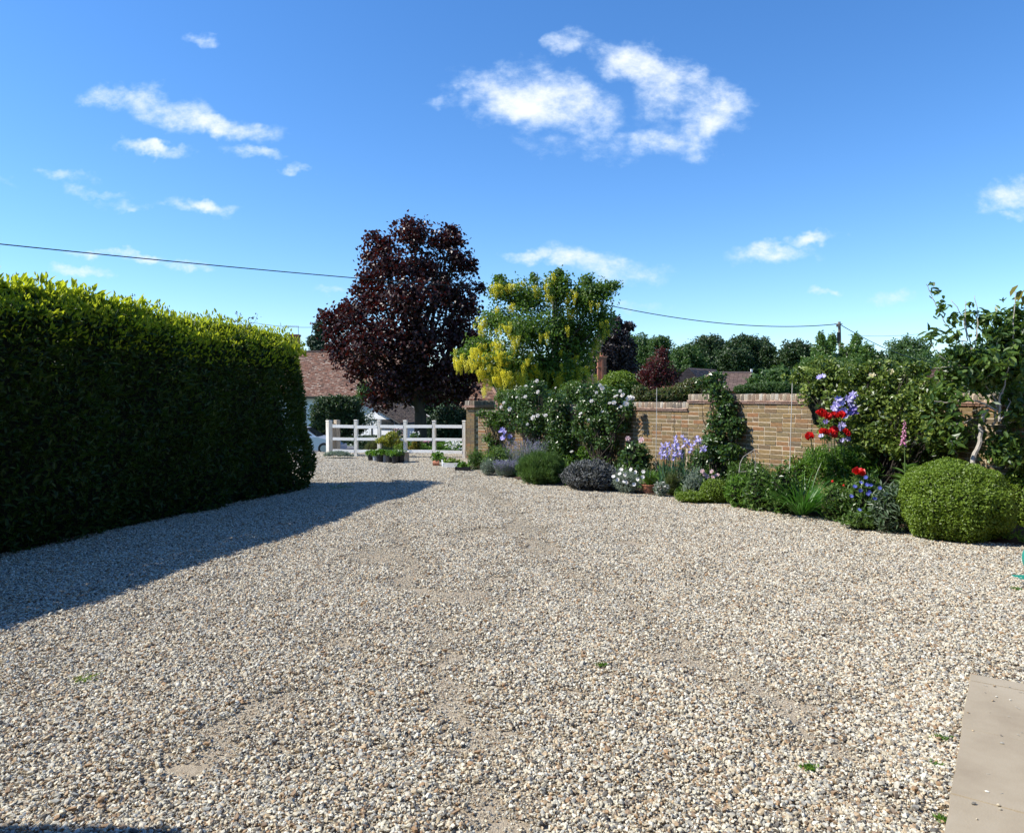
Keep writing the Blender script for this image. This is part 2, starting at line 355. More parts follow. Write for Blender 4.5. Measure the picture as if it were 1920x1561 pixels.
P_white = leaf_mat('white_petal', [(.78,.76,.70),(.84,.82,.78),(.80,.74,.68)], .3, .6, (.8,.78,.7))
P_red = leaf_mat('red_petal', [(.55,.008,.008),(.70,.015,.012),(.42,.006,.008)], .25, .5, (.8,.03,.02))
P_lilac = leaf_mat('lilac_petal', [(.34,.29,.66),(.52,.47,.80),(.70,.67,.88),(.24,.18,.55)], .3, .6, (.5,.42,.85))
P_purple = leaf_mat('purple_petal', [(.16,.11,.42),(.24,.18,.52),(.34,.28,.62)], .3, .6, (.3,.2,.7))
P_blue = leaf_mat('blue_petal', [(.10,.12,.48),(.16,.19,.60)], .3, .6, (.2,.25,.8))
P_pink = leaf_mat('pink_petal', [(.60,.22,.38),(.72,.38,.50),(.50,.14,.30)], .3, .6, (.7,.3,.45))
P_orange = leaf_mat('orange_petal', [(.70,.28,.03),(.78,.42,.05)], .3, .6, (.8,.4,.05))
P_haze = leaf_mat('catmint_flower', [(.22,.19,.33),(.32,.28,.44),(.16,.17,.20),(.26,.26,.30)], .2, .7, (.3,.28,.5))

# ------------------------------------------------------------------ ground, road, gravel
def grid_sheet(name, xs, ys, zfun, mat, mask=None, kind='structure'):
    X, Y = np.meshgrid(xs, ys); Z = zfun(X, Y); nx = len(xs)
    i, j = np.meshgrid(np.arange(len(xs)-1), np.arange(len(ys)-1))
    f = np.stack([j*nx+i, j*nx+i+1, (j+1)*nx+i+1, (j+1)*nx+i], -1).reshape(-1,4)
    if mask is not None:
        cx = X.ravel()[f].mean(1); cy = Y.ravel()[f].mean(1); f = f[mask(cx, cy)]
    m = MB(); m.add(np.stack([X, Y, Z], -1).reshape(-1,3), f)
    o = m.build(name, mat, smoothf=True); o['kind'] = kind; return o
def nonuni(a, b, n, p): return None
xs = np.concatenate([np.linspace(-600,-40,15), np.linspace(-38,38,77), np.linspace(40,600,15)])
ys = np.concatenate([np.linspace(-60,-6,10), np.linspace(-5,60,131), np.linspace(65,1500,40)])
grid_sheet('ground', xs, ys, lambda x, y: hgt(x, y) - .03, M_grass)
rz = lambda x, y: hgt(x, y) + 0.0
grid_sheet('road', np.linspace(-45,45,61), np.linspace(36.3,43.5,9), rz, M_asph)

# wall line in plan (depth falls as x grows); wall_s etc. are arc lengths
WP = np.array([(-.744,17.2),(.484,16.22),(1.58,15.12),(3.305,13.14),(4.29,11.86),(5.545,10.04),(6.12,8.95),(6.60,7.95),(6.98,6.9),(7.25,5.8)])
def catmull(P, k=24):
    P = np.vstack([2*P[0]-P[1], P, 2*P[-1]-P[-2]]); out = []
    for i in range(1, len(P)-2):
        t = np.linspace(0,1,k,endpoint=False)[:,None]
        out.append(.5*((2*P[i])+(-P[i-1]+P[i+1])*t+(2*P[i-1]-5*P[i]+4*P[i+1]-P[i+2])*t**2+(-P[i-1]+3*P[i]-3*P[i+1]+P[i+2])*t**3))
    out.append(P[-2][None]); return np.vstack(out)
WL = catmull(WP); seglen = np.linalg.norm(np.diff(WL, axis=0), axis=1); WS = np.concatenate([[0], np.cumsum(seglen)])
def wpos(s): return np.array([np.interp(s, WS, WL[:,0]), np.interp(s, WS, WL[:,1])])
def wang(s):
    d = wpos(min(s+.05, WS[-1])) - wpos(max(s-.05, 0)); return math.atan2(d[1], d[0])
def wdepth_at_px(px):
    r = 960 + F*WL[:,0]/WL[:,1]; k = np.argmin(abs(r-px)); return WL[k,1], WS[k]
BED_PX = [(882,872),(905,882),(930,889),(970,899),(1020,906),(1060,913),(1150,920),(1200,926),(1250,931),(1320,941),(1370,947),(1420,957),(1480,966),(1560,974),(1620,983),(1700,999),(1790,1016),(1920,1028),(2060,1045)]
BED = np.array([ground(a, b)[:2] for a, b in BED_PX])
def side_of(poly, x, y):
    """>0 on the camera side of a line running left-far to right-near, with y as function of x"""
    yy = np.interp(x, poly[:,0], poly[:,1], left=poly[0,1]+4, right=-5)
    return yy - y
wl_sorted = WL[np.argsort(WL[:,0])]
FENCE_A = ground(873, 860)[:2]; FENCE_B = ground(617, 855.5)[:2]
def gravel_mask(x, y):
    far = 20.3 - 0.0*x
    inbed = (x > BED[0,0]) & (side_of(BED, x, y) < 0)
    behind = (x > -.9) & (y > np.interp(x, wl_sorted[:,0], wl_sorted[:,1]) )
    return (y < far) & ~((x > -.2) & (y > 17.2)) & ~behind
M_base = solid('gravel_fines', [(.27,.22,.15),(.38,.31,.22),(.47,.40,.29)], .95, 40, .9, 160, dist=.01)
xs = np.arange(-9.5, 7.6, .19); ys = np.arange(-4, 20.6, .19)
drive = grid_sheet('gravel_driveway', xs, ys, lambda x, y: hgt(x, y) + .004, M_base, gravel_mask)

# flower bed soil
bm_ = MB(); k = 40; xs_ = np.linspace(BED[0,0], BED[-1,0], k)
e = np.stack([xs_, np.interp(xs_, BED[:,0], BED[:,1]), np.full(k, .02)], 1)
wy = np.interp(xs_, wl_sorted[:,0], wl_sorted[:,1]); 
rows = [e]
for t, z in ((.12,.05),(.45,.10),(1.0,.10)):
    rows.append(np.stack([xs_, e[:,1]*(1-t)+wy*t, np.full(k, z) + .015*rng.standard_normal(k)], 1))
v = np.concatenate(rows); f = np.concatenate([np.array([[r*k+i, r*k+i+1, (r+1)*k+i+1, (r+1)*k+i] for i in range(k-1)]) for r in range(3)])
bed = bm_.add(v, f).build('flower_bed', M_soil, smoothf=True); bed['kind'] = 'structure'

# gravel stones: eight clusters of real stones, laid over the whole drive by geometry nodes
ph = (1+5**.5)/2
ICO = norm(np.array([(-1,ph,0),(1,ph,0),(-1,-ph,0),(1,-ph,0),(0,-1,ph),(0,1,ph),(0,-1,-ph),(0,1,-ph),(ph,0,-1),(ph,0,1),(-ph,0,-1),(-ph,0,1)], float))
ICF = np.array([(0,11,5),(0,5,1),(0,1,7),(0,7,10),(0,10,11),(1,5,9),(5,11,4),(11,10,2),(10,7,6),(7,1,8),(3,9,4),(3,4,2),(3,2,6),(3,6,8),(3,8,9),(4,9,5),(2,4,11),(6,2,10),(8,6,7),(9,8,1)])
def rotmats(n):
    q = norm(rng.standard_normal((n,4))); w,x,y,z = q.T
    return np.stack([1-2*(y*y+z*z),2*(x*y-z*w),2*(x*z+y*w),2*(x*y+z*w),1-2*(x*x+z*z),2*(y*z-x*w),2*(x*z-y*w),2*(y*z+x*w),1-2*(x*x+y*y)],-1).reshape(n,3,3)
def cluster(nst, rad, dmean, zs, dmax=.045):
    m = MB()
    r = rad*np.sqrt(rng.random(nst)); a = rng.random(nst)*2*math.pi
    d = np.clip(np.exp(rng.normal(math.log(dmean), .38, nst)), .006, dmax)
    ang = rng.random(nst)*6.28; tiltx = rng.normal(0,.35,nst); tilty = rng.normal(0,.35,nst)
    sc = np.stack([np.ones(nst), rng.uniform(.55,.95,nst), rng.uniform(.38,.75,nst)],1)*d[:,None]/2
    V = (ICO[None]*(1+rng.normal(0,.20,(nst,12,1)))+rng.normal(0,.12,(nst,12,3)))*sc[:,None]
    ca, sa = np.cos(ang), np.sin(ang); cx, sx = np.cos(tiltx), np.sin(tiltx); cy, sy = np.cos(tilty), np.sin(tilty)
    y2 = V[...,1]*cx[:,None]-V[...,2]*sx[:,None]; z2 = V[...,1]*sx[:,None]+V[...,2]*cx[:,None]; x2 = V[...,0]
    x3 = x2*cy[:,None]+z2*sy[:,None]; z3 = -x2*sy[:,None]+z2*cy[:,None]
    x4 = x3*ca[:,None]-y2*sa[:,None]; y4 = x3*sa[:,None]+y2*ca[:,None]
    P = np.stack([x4+(r*np.cos(a))[:,None], y4+(r*np.sin(a))[:,None], z3+(sc[:,2]*.55+zs*rng.random(nst))[:,None]],-1)
    f = (ICF[None]+(np.arange(nst)*12)[:,None,None]).reshape(-1,3)
    tone = rng.random(nst)
    m.add(P.reshape(-1,3), f, np.repeat(tone,12)); return m
gv = MB()
px_, py_, kind_ = [], [], []
gx, gy = np.meshgrid(np.arange(-9, 7.6, .19), np.arange(1.2, 20.6, .165)); gx = gx + (np.arange(gy.shape[0])%2)[:,None]*.095
gx = gx + rng.uniform(-.06,.06,gx.shape); gy = gy + rng.uniform(-.06,.06,gy.shape)
ok = gravel_mask(gx, gy) & ~((gx > BED[0,0]-.05) & (side_of(BED, gx, gy) < .06)) & (np.abs(gx) < .95*gy + 2.2)
ok &= ~((gx < -3.6-.0*gy) & (gy < 12.0) & (gx*.946-gy*.325 < -7.3))
SLAB0 = ground(1818, 1275); SLAB1 = ground(1772, 1561)
sdir = norm((SLAB1-SLAB0)[:2]); snorm = np.array([-sdir[1], sdir[0]])
if snorm[0] < 0: snorm = -snorm
relx = (gx-SLAB0[0])*snorm[0]+(gy-SLAB0[1])*snorm[1]; rely = (gx-SLAB0[0])*sdir[0]+(gy-SLAB0[1])*sdir[1]
ok &= ~((relx > -.07) & (rely > -.12))
def vnoise(x, y):
    return (np.sin(x*1.3+1.7*np.sin(y*.9+.5))*np.sin(y*1.6+1.1*np.sin(x*.8))+.5*np.sin(x*3.7+y*1.9)*np.sin(y*4.3-x*1.2))
gx, gy = gx[ok], gy[ok]
ee = np.arange(0, 2.6, .09)
gx = np.r_[gx, SLAB0[0]+sdir[0]*ee-snorm[0]*.14]; gy = np.r_[gy, SLAB0[1]+sdir[1]*ee-snorm[1]*.14]
worn = np.zeros(len(gx))
for (wx, wy_, rx, ry) in ((1020,1035,60,16),(860,1125,75,30),(420,1385,90,26),(520,1320,60,22),(840,1425,50,18),(700,1040,60,20),(1580,1310,22,30),(620,1210,80,25),(1500,1330,70,30),(560,1290,60,14),(500,1345,70,16),(330,1440,90,24),(250,1490,80,20),(930,1085,50,14),(1240,1230,60,14),(1100,1300,50,12),(760,1090,70,12),(1300,1080,60,10),(1180,1020,70,9),(900,1000,60,10),(650,1460,60,14)):
    g = ground(wx, wy_); g2 = ground(wx+rx, wy_); g3 = ground(wx, wy_-ry)
    worn = np.maximum(worn, np.exp(-(((gx-g[0])/(g2[0]-g[0]))**2+((gy-g[1])/(g3[1]-g[1]))**2)))
def track(pts, off, wd):
    P = catmull(np.array(pts, float), 16); t = norm(np.gradient(P, axis=0)); P = P + np.stack([t[:,1], -t[:,0]], 1)*off
    d = np.min(np.hypot(gx[:,None]-P[:,0][None], gy[:,None]-P[:,1][None]), 1); return np.exp(-(d/wd)**2)
trk = np.zeros(len(gx))
for off in (-.75, .75): trk = np.maximum(trk, track([(.9,2.0),(.2,5),(-.5,8),(-1.2,12),(-2.3,18)], off, .30)*.62)
for off in (-.75, .75): trk = np.maximum(trk, track([(-1.6,2.2),(.4,4.2),(2.4,6.4),(3.6,9.0)], off, .28)*.45)
worn = np.maximum(worn, trk)
kind_ = np.where(worn*1.15 + .12*rng.random(len(gx)) + .13*vnoise(gx, gy) > .62, 1, 0)
keep = ~((worn > .66) & (rng.random(len(gx)) < (worn-.55)*1.3)); gx, gy, kind_ = gx[keep], gy[keep], kind_[keep]
gz = hgt(gx, gy) + .006 + .004*rng.random(len(gx)) - .003*kind_
me = bpy.data.meshes.new('gravel'); me.from_pydata(np.stack([gx,gy,gz],1).tolist(), [], [])
a_ = me.attributes.new('pick','INT','POINT'); a_.data.foreach_set('value', np.where(kind_==1, 6+rng.integers(0,2,len(gx)), rng.integers(0,6,len(gx))).astype(np.int32))
a_ = me.attributes.new('turn','FLOAT','POINT'); a_.data.foreach_set('value', (rng.random(len(gx))*6.283).astype(np.float32))
gravel = bpy.data.objects.new('gravel', me); C.objects.link(gravel); me.materials.append(M_stone)
tag(gravel, 'loose pale flint gravel spread over the whole driveway', 'gravel', kind='stuff')
cl_objs = []
for i in range(8):
    if i < 6: m = cluster(500, .175, .0124, .009, .036)
    else: m = cluster(300, .175, .0085, .003, .018)
    p = ground(300+180*i, 1500-20*i)
    o = m.build('stone_cluster', M_stone); o.parent = gravel; o.location = (p[0], p[1], float(hgt(p[0],p[1]))+.008)
    o['kind'] = 'stuff'; cl_objs.append(o)
ng = bpy.data.node_groups.new('lay_gravel', 'GeometryNodeTree')
ng.interface.new_socket('Geometry', in_out='INPUT', socket_type='NodeSocketGeometry'); ng.interface.new_socket('Geometry', in_out='OUTPUT', socket_type='NodeSocketGeometry')
gi = ng.nodes.new('NodeGroupInput'); go = ng.nodes.new('NodeGroupOutput')
iop = ng.nodes.new('GeometryNodeInstanceOnPoints'); g2i = ng.nodes.new('GeometryNodeGeometryToInstance')
for o in reversed(cl_objs):
    oi = ng.nodes.new('GeometryNodeObjectInfo'); oi.inputs['Object'].default_value = o; oi.inputs['As Instance'].default_value = False
    oi.transform_space = 'ORIGINAL'
    t_ = ng.nodes.new('GeometryNodeGeometryToInstance'); ng.links.new(oi.outputs['Geometry'], t_.inputs[0])
    if 'ji' not in globals(): ji = ng.nodes.new('GeometryNodeJoinGeometry')
    ng.links.new(t_.outputs[0], ji.inputs[0])
ng.links.new(gi.outputs[0], iop.inputs['Points']); ng.links.new(ji.outputs[0], iop.inputs['Instance'])
iop.inputs['Pick Instance'].default_value = True
def named(n, ty):
    a = ng.nodes.new('GeometryNodeInputNamedAttribute'); a.data_type = ty; a.inputs['Name'].default_value = n; return a.outputs['Attribute']
ng.links.new(named('pick','INT'), iop.inputs['Instance Index'])
cz = ng.nodes.new('ShaderNodeCombineXYZ'); ng.links.new(named('turn','FLOAT'), cz.inputs[2]); ng.links.new(cz.outputs[0], iop.inputs['Rotation'])
ng.links.new(iop.outputs[0], go.inputs[0])
gravel.modifiers.new('lay', 'NODES').node_group = ng

# paving slabs at the lower right
pave = thing('paving', 'smooth buff sandstone paving slabs set in the gravel', 'paving', (SLAB0[0], SLAB0[1], 0)); 
del pave['label']; del pave['category']; pave['kind'] = 'structure'
ang = math.atan2(sdir[1], sdir[0])
jt = [0, .115, .80, 1.49, 2.18, 2.87]
for i in range(5):
    for j in range(3):
        L_ = jt[i+1]-jt[i]-.006; w_ = .9-.006
        c = SLAB0[:2] + sdir*(jt[i]+jt[i+1])/2 + snorm*(.45+.9*j)
        per = []
        for (ax, ay, bx_, by_) in ((-1,-1,1,-1),(1,-1,1,1),(1,1,-1,1),(-1,1,-1,-1)):
            for q in np.linspace(0,1,10)[:-1]:
                per.append((( ax+(bx_-ax)*q)*L_/2, (ay+(by_-ay)*q)*w_/2))
        per = np.array(per); jit = rng.normal(0,.0022,per.shape); per = per + jit; np_ = len(per); zt_ = .041+.0015*rng.standard_normal()
        wp = c[None] + per[:,:1]*sdir[None] + per[:,1:]*snorm[None]; wi = c[None] + (per*.994)[:,:1]*sdir[None] + (per*.994)[:,1:]*snorm[None]
        V3 = np.concatenate([np.c_[wp, np.full(np_,-.01)], np.c_[wp, np.full(np_,zt_-.006)], np.c_[wi, np.full(np_,zt_)]])
        sm = MB(); sm.add(V3, [[k_,(k_+1)%np_,np_+(k_+1)%np_,np_+k_] for k_ in range(np_)]+[[np_+k_,np_+(k_+1)%np_,2*np_+(k_+1)%np_,2*np_+k_] for k_ in range(np_)]+[list(range(2*np_,3*np_))])
        sm.build('paving_slab', M_slab, pave)
# grit and straw blown on to the slabs
gm = MB(); n = 38
ang_ = rng.random(n)*6.28; rx_ = np.abs(rng.normal(0,.28,n))+.01; ry_ = rng.uniform(.03,1.9,n)
for i in range(n):
    c = SLAB0[:2]+sdir*ry_[i]+snorm*rx_[i]; d = rng.uniform(.003,.010)*(1.6 if rx_[i] < .05 else 1)
    gm.add(ICO*(1+rng.normal(0,.2,(12,1)))*np.array([d,d*.7,d*.45])/1.0+np.array([c[0],c[1],.043+d*.3]), ICF, rng.random())
for i in range(16):
    c = SLAB0[:2]+sdir*rng.uniform(.1,1.6)+snorm*rng.uniform(.05,.7); a = rng.random()*6.28; l = rng.uniform(.008,.03)
    gm.tube([(c[0],c[1],.0435),(c[0]+l*math.cos(a),c[1]+l*math.sin(a),.045)], .0011, 4, tone=.93)
o = gm.build('loose_grit', M_stone); tag(o, 'stray grit and straw scattered over the sandstone paving', 'grit', kind='stuff')
# bedding beneath the slabs
c = SLAB0[:2]+sdir*1.47+snorm*1.40
MB().box((c[0],c[1],-.012),(2.92,2.75,.05), ang).build('bedding', M_soil, pave)

# ------------------------------------------------------------------ the curved brick wall
wall = thing('garden_wall', 'long curving brown brick garden wall stepping down towards the gate, with brick on edge coping', 'wall', (WL[60,0], WL[60,1], 0))
sA = wdepth_at_px(1000)[1]; sB = wdepth_at_px(1100)[1]; sC = wdepth_at_px(1297)[1]; SE = WS[-1]
SEGS = [(0, sA, 15), (sA, sB, 17), (sB, sC, 18), (sC, SE, 20)]
def brickmesh(name, size, mat, j=.0035):
    m = MB(); m.box((0,0,0), size); v = m.v[0]; v += rng.normal(0, j, v.shape)*np.array([1,.6,1]); me = m.build(name, mat).data
    bpy.data.objects.remove(bpy.data.objects[-1]) if False else None
    return me
def tmpmesh(m, name, mat, **k):
    o = m.build(name, mat, **k); me = o.data; bpy.data.objects.remove(o); return me
BR = []; HB = []
for i in range(6):
    m = MB(); m.box((0,0,0), (.215,.222,.0625)); m.v[0] += rng.normal(0,.0026,m.v[0].shape)*np.array([1,.4,1]); m.t[0][:] = i/6; BR.append(tmpmesh(m,'brick',M_brick))
    m = MB(); m.box((0,0,0), (.102,.222,.0625)); m.v[0] += rng.normal(0,.0026,m.v[0].shape)*np.array([1,.4,1]); m.t[0][:] = i/6; HB.append(tmpmesh(m,'brick',M_brick))
CB = []
for i in range(6):
    m = MB(); m.box((0,0,0), (.060,.225,.102), taper=.95); m.v[0] += rng.normal(0,.004,m.v[0].shape); m.t[0][:] = i/6; CB.append(tmpmesh(m,'coping_brick',M_coping))
CT = []
for i in range(3):
    m = MB(); m.box((0,0,0), (.252,.30,.022)); m.v[0] += rng.normal(0,.002,m.v[0].shape); m.t[0][:] = i/3; CT.append(tmpmesh(m,'creasing_tile',M_crease))
rest = MB(); nb = 0; cand = []
Z0 = -.025
for (s0, s1, nc) in SEGS:
    for k in range(nc):
        z = Z0 + .075*k + .0375
        s = s0 - (.1125 if k % 2 else 0) + (0 if s0 == 0 else 0)
        while s < s1 - .02:
            hd = rng.random() < .16
            Lb = .1125 if hd else .225
            a, b = max(s, s0), min(s+Lb, s1)
            if b-a > .05: cand.append(((a+b)/2, b-a-.0125, z, hd))
            s += Lb
def proj(p):
    d = p[1]*cp - (p[2]-EYE)*sp_; return CX+F*p[0]/d, CY-F*(p[1]*sp_+(p[2]-EYE)*cp)/d
sel = []
for i, (s, L_, z, hd) in enumerate(cand):
    p = wpos(s); x, y = proj((p[0], p[1], z))
    vis = (1168 < x < 1312 and y < 862) or (1385 < x < 1535 and y < 880) or (1800 < x < 1910 and y < 890) or (900 < x < 935 and y < 870)
    sel.append((0 if vis else 1, -L_*F/p[1], i))
sel.sort(); pick = {i for _,_,i in sel[:300]}
for i, (s, L_, z, hd) in enumerate(cand):
    p = wpos(s); a = wang(s); off = rng.normal(0, .0018)
    nrm = np.array([-math.sin(a), math.cos(a)]); q = p + nrm*off
    if i in pick:
        base = (HB if L_ < .13 else BR)[rng.integers(6)]; bl = .102 if L_ < .13 else .215
        put(base, 'brick', wall, (q[0], q[1], z), (0,0,a), (L_/bl,1,1))
    else: rest.box((q[0],q[1],z), (L_,.222,.0625), a, tone=rng.random())
o = rest.build('brickwork', M_brick, wall); o['kind'] = 'stuff'
core = MB()
for (s0, s1, nc) in SEGS:
    top = Z0 + .075*nc
    ss = np.linspace(s0, s1, max(3, int((s1-s0)/.04)))
    n = len(ss); V_ = []
    for s in ss:
        p = wpos(s); a = wang(s); nr = np.array([-math.sin(a), math.cos(a)])*.1050
        V_ += [(p[0]-nr[0],p[1]-nr[1],-.1),(p[0]+nr[0],p[1]+nr[1],-.1),(p[0]+nr[0],p[1]+nr[1],top+.16),(p[0]-nr[0],p[1]-nr[1],top+.16)]
    fs = [[4*i+a_, 4*i+(a_+1)%4, 4*i+4+(a_+1)%4, 4*i+4+a_] for i in range(n-1) for a_ in range(4)] + [[0,1,2,3],[4*n-1,4*n-2,4*n-3,4*n-4]]
    core.add(V_, fs)
    # creasing tiles in two layers, then brick on edge
    for lay in range(2):
        s = s0 + (.0 if lay else -.125)
        while s < s1-.03:
            a_, b_ = max(s, s0), min(s+.255, s1)
            if b_-a_ > .06:
                m_ = (a_+b_)/2; p = wpos(m_); an = wang(m_)
                put(CT[rng.integers(3)], 'creasing_tile', wall, (p[0],p[1],top+.014+.03*lay), (0,0,an+rng.normal(0,.006)), ((b_-a_-.006)/.252, 1.0 if lay else .9, 1))
            s += .255
    s = s0 + .035
    while s < s1:
        p = wpos(s); an = wang(s)
        put(CB[rng.integers(6)], 'coping_brick', wall, (p[0],p[1],top+.058+.058+rng.normal(0,.003)), (rng.normal(0,.01),rng.normal(0,.02),an), (1,1,1))
        s += .0735
core.build('mortar', M_mortar, wall)

# brick pier and wing wall beside the gate
fd = norm(FENCE_B-FENCE_A); fn = np.array([fd[1], -fd[0]])
if fn[1] > 0: fn = -fn
pc = ground(882, 863)[:2]; u_ = -fd; w_ = -fn; w_ = norm(w_ + np.array([.28,0])); u_ = np.array([w_[1], -w_[0]])      # u_ to the right along the fence, w_ away from the camera
pier = thing('brick_pier', 'narrow brown brick pier beside the white fence, tallest end of the wall with shaded side', 'pier', (pc[0], pc[1], 0))
pa = math.atan2(u_[1], u_[0]); prest = MB()
plen = 1.15
for k in range(18):
    z = Z0 + .075*k+.0375
    segs = [(0,.102),(.1125,.215)] if k % 2 else [(0,.215)]
    for a0, a1 in ((0,.107),(.117,.225)) if k % 2 else ((0,.225),):
        c = pc + u_*((a0+a1)/2-.1125) + w_*.05
        put((HB if a1-a0 < .15 else BR)[rng.integers(6)], 'brick', pier, (c[0],c[1],z), (0,0,pa), (1.03,.46,1))
    d = .108 + (0 if k % 2 else .11)
    while d < plen:
        d1 = min(d+.215, plen)
        c = pc + w_*((d+d1)/2)
        prest.box((c[0],c[1],z), (d1-d,.222,.065), pa+math.pi/2, rng.random()); d = d1+.01
o = prest.build('side_brickwork', M_brick, pier); o['kind'] = 'stuff'
c = pc + w_*plen/2
MB().box((c[0],c[1],.70),(plen-.02,.206,1.5), pa+math.pi/2).build('mortar', M_mortar, pier)
top = Z0+.075*18
c = pc + w_*(plen/2-.03)
MB().box((c[0],c[1],top+.03),(plen+.07,.30,.055), pa+math.pi/2, .3).build('creasing_course', M_crease, pier)
d = .0
while d < .03:
    for q in range(4):
        c = pc + u_*(-.105+.07*q) + w_*.07
        put(CB[rng.integers(6)], 'coping_brick', pier, (c[0],c[1],top+.112), (0,0,pa), (.96,.98,1.05))
    d += .23
d = .23
while d < plen:
    c = pc + w_*d
    put(CB[rng.integers(6)], 'coping_brick', pier, (c[0],c[1],top+.112), (0,0,pa+math.pi/2), (1,1.02,1.05)); d += .0735

# ------------------------------------------------------------------ post and rail fence
fence = thing('post_and_rail_fence', 'white three rail timber fence with five bays between the gate post and brick pier', 'fence', ((FENCE_A[0]+FENCE_B[0])/2, (FENCE_A[1]+FENCE_B[1])/2, 0))
def on_fence(px):
    # point on the fence line seen at pixel column px
    a = (px-CX)/F; A, B = FENCE_A, FENCE_B; d = B-A
    t = (A[0]-a*A[1])/(a*d[1]-d[0]); return A+d*t
fa = math.atan2(fd[1], fd[0])
PX = [870.5, 814, 760, 711, 667.5, 622]
for i, px in enumerate(PX):
    p = on_fence(px)
    if i < 5:
        h = .965+rng.normal(0,.004); m = MB(); m.box((p[0],p[1],h/2-.05),(.078,.10,h+.1), fa)
        m.box((p[0],p[1],h+.008),(.10,.115,.018), fa, taper=.8)
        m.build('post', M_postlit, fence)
    if i:
        q = on_fence(PX[i-1]); mid = (p+q)/2 + fn*.036; L_ = np.linalg.norm(p-q)
        for z, hh in ((.83,.078),(.50,.070),(.185,.072)):
            mm = MB(); mm.box((mid[0],mid[1],z-.006*i+rng.normal(0,.004)),(L_-.088,.04,hh), fa); v = mm.v[0]; v[:,2] += np.sin(v[:,0]*5)*.004
            mm.build('rail', M_rail, fence)
# double gate post with boards between
gp = ground(617.5, 855)[:2]
gate = thing('gate_post', 'thick gate post with brown boarded side at the left end of the white fence', 'post', (gp[0], gp[1], 0))
gdir = np.array([.62,.78]); gdir = norm(gdir); ga = math.atan2(gdir[1], gdir[0])
for q, nm in ((0,'post'),(.26,'post')):
    c = gp + gdir*q; m = MB(); m.box((c[0],c[1],.45),(.12,.12,.98), ga); m.box((c[0],c[1],.952),(.14,.14,.022), ga, taper=.8); m.build(nm, M_post if q else M_postlit, gate)  # front post takes the painted sunlit tone, rear post the brown timber
for b in range(2):
    c = gp + gdir*(.095+.08*b); MB().box((c[0],c[1],.43),(.072,.03,.88), ga).build('board', M_post, gate)

# ------------------------------------------------------------------ foliage helpers
def rand_dirs(n): return norm(rng.standard_normal((n,3)))
def lobe_leaves(mb, c, r, n, L, Wd, shell=.25, out=.7, down=0.0, up=0.0, fine=False, lump=.12, tone=None, upper=False, jit=.25, flat=.35):
    """n leaves about the ellipsoid c, r (3 radii)"""
    c = np.asarray(c, float); r = np.broadcast_to(np.asarray(r, float), (3,))
    d = rand_dirs(n)
    if upper: d[:,2] = np.abs(d[:,2])*1.05 - .12; d = norm(d)
    f1, f2 = rng.random(3)*6, rng.random(3)*6
    lmp = 1 + lump*(np.sin(d@np.array([5.1,2.3,3.7])+f1[0])*np.sin(d@np.array([-2.9,5.7,2.1])+f1[1]) + .6*np.sin(d@np.array([9.1,-7.3,8.1])+f2[0])*np.sin(d@np.array([-8.0,7.7,9.3])+f2[1]))
    rr = lmp*(1 - shell*rng.random(n)**1.3)
    P = c + d*r*rr[:,None]
    nr = norm(d/np.maximum(r,1e-3)*r.mean())
    D = norm(nr*out*.5 + rng.standard_normal((n,3))*.75 + np.array([0,0,up-down]))
    Nn = norm(nr*out + np.array([0,0,flat]) + rng.standard_normal((n,3))*.45)
    Lr = L*rng.uniform(1-jit,1+jit,n)
    mb.leaves(P-D*Lr[:,None]*.4, D, Nn, Lr, Wd*Lr/L, tone, fine=fine); return mb
def ell_area(r):
    a,b,c = r; p=1.6; return 4*math.pi*(((a*b)**p+(a*c)**p+(b*c)**p)/3)**(1/p)
def lobe_cover(mb, c, r, cover, L, Wd, cap=60000, **k):
    r = np.broadcast_to(np.asarray(r, float), (3,)); n = int(min(cap, cover*ell_area(r)*(.55 if k.get('upper') else 1)/(L*Wd*.55)))
    return lobe_leaves(mb, c, r, n, L, Wd, **k)
def core_blob(name, c, r, parent, k=.78, mat=None):  # dark solid added inside foliage to block light and read as shade
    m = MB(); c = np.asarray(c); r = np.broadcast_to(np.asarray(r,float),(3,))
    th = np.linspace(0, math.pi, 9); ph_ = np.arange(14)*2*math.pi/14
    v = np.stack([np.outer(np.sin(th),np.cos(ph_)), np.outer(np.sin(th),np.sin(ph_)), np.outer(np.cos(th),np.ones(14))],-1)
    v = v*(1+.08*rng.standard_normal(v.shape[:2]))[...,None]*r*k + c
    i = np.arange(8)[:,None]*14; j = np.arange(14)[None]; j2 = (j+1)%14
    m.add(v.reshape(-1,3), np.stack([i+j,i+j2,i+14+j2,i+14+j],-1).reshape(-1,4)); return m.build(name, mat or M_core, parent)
def limb(m, a, b, r0, r1, wob=.08, n=7, sides=6):
    a, b = np.asarray(a,float), np.asarray(b,float); t = np.linspace(0,1,n)[:,None]; L_ = np.linalg.norm(b-a)
    p = a*(1-t)+b*t + np.concatenate([[np.zeros(3)], rng.normal(0, wob*L_*.35, (n-2,3)), [np.zeros(3)]])
    p[:,2] += np.sin(t[:,0]*math.pi)*L_*.06
    m.tube(p, np.linspace(r0, r1, n), sides); return p

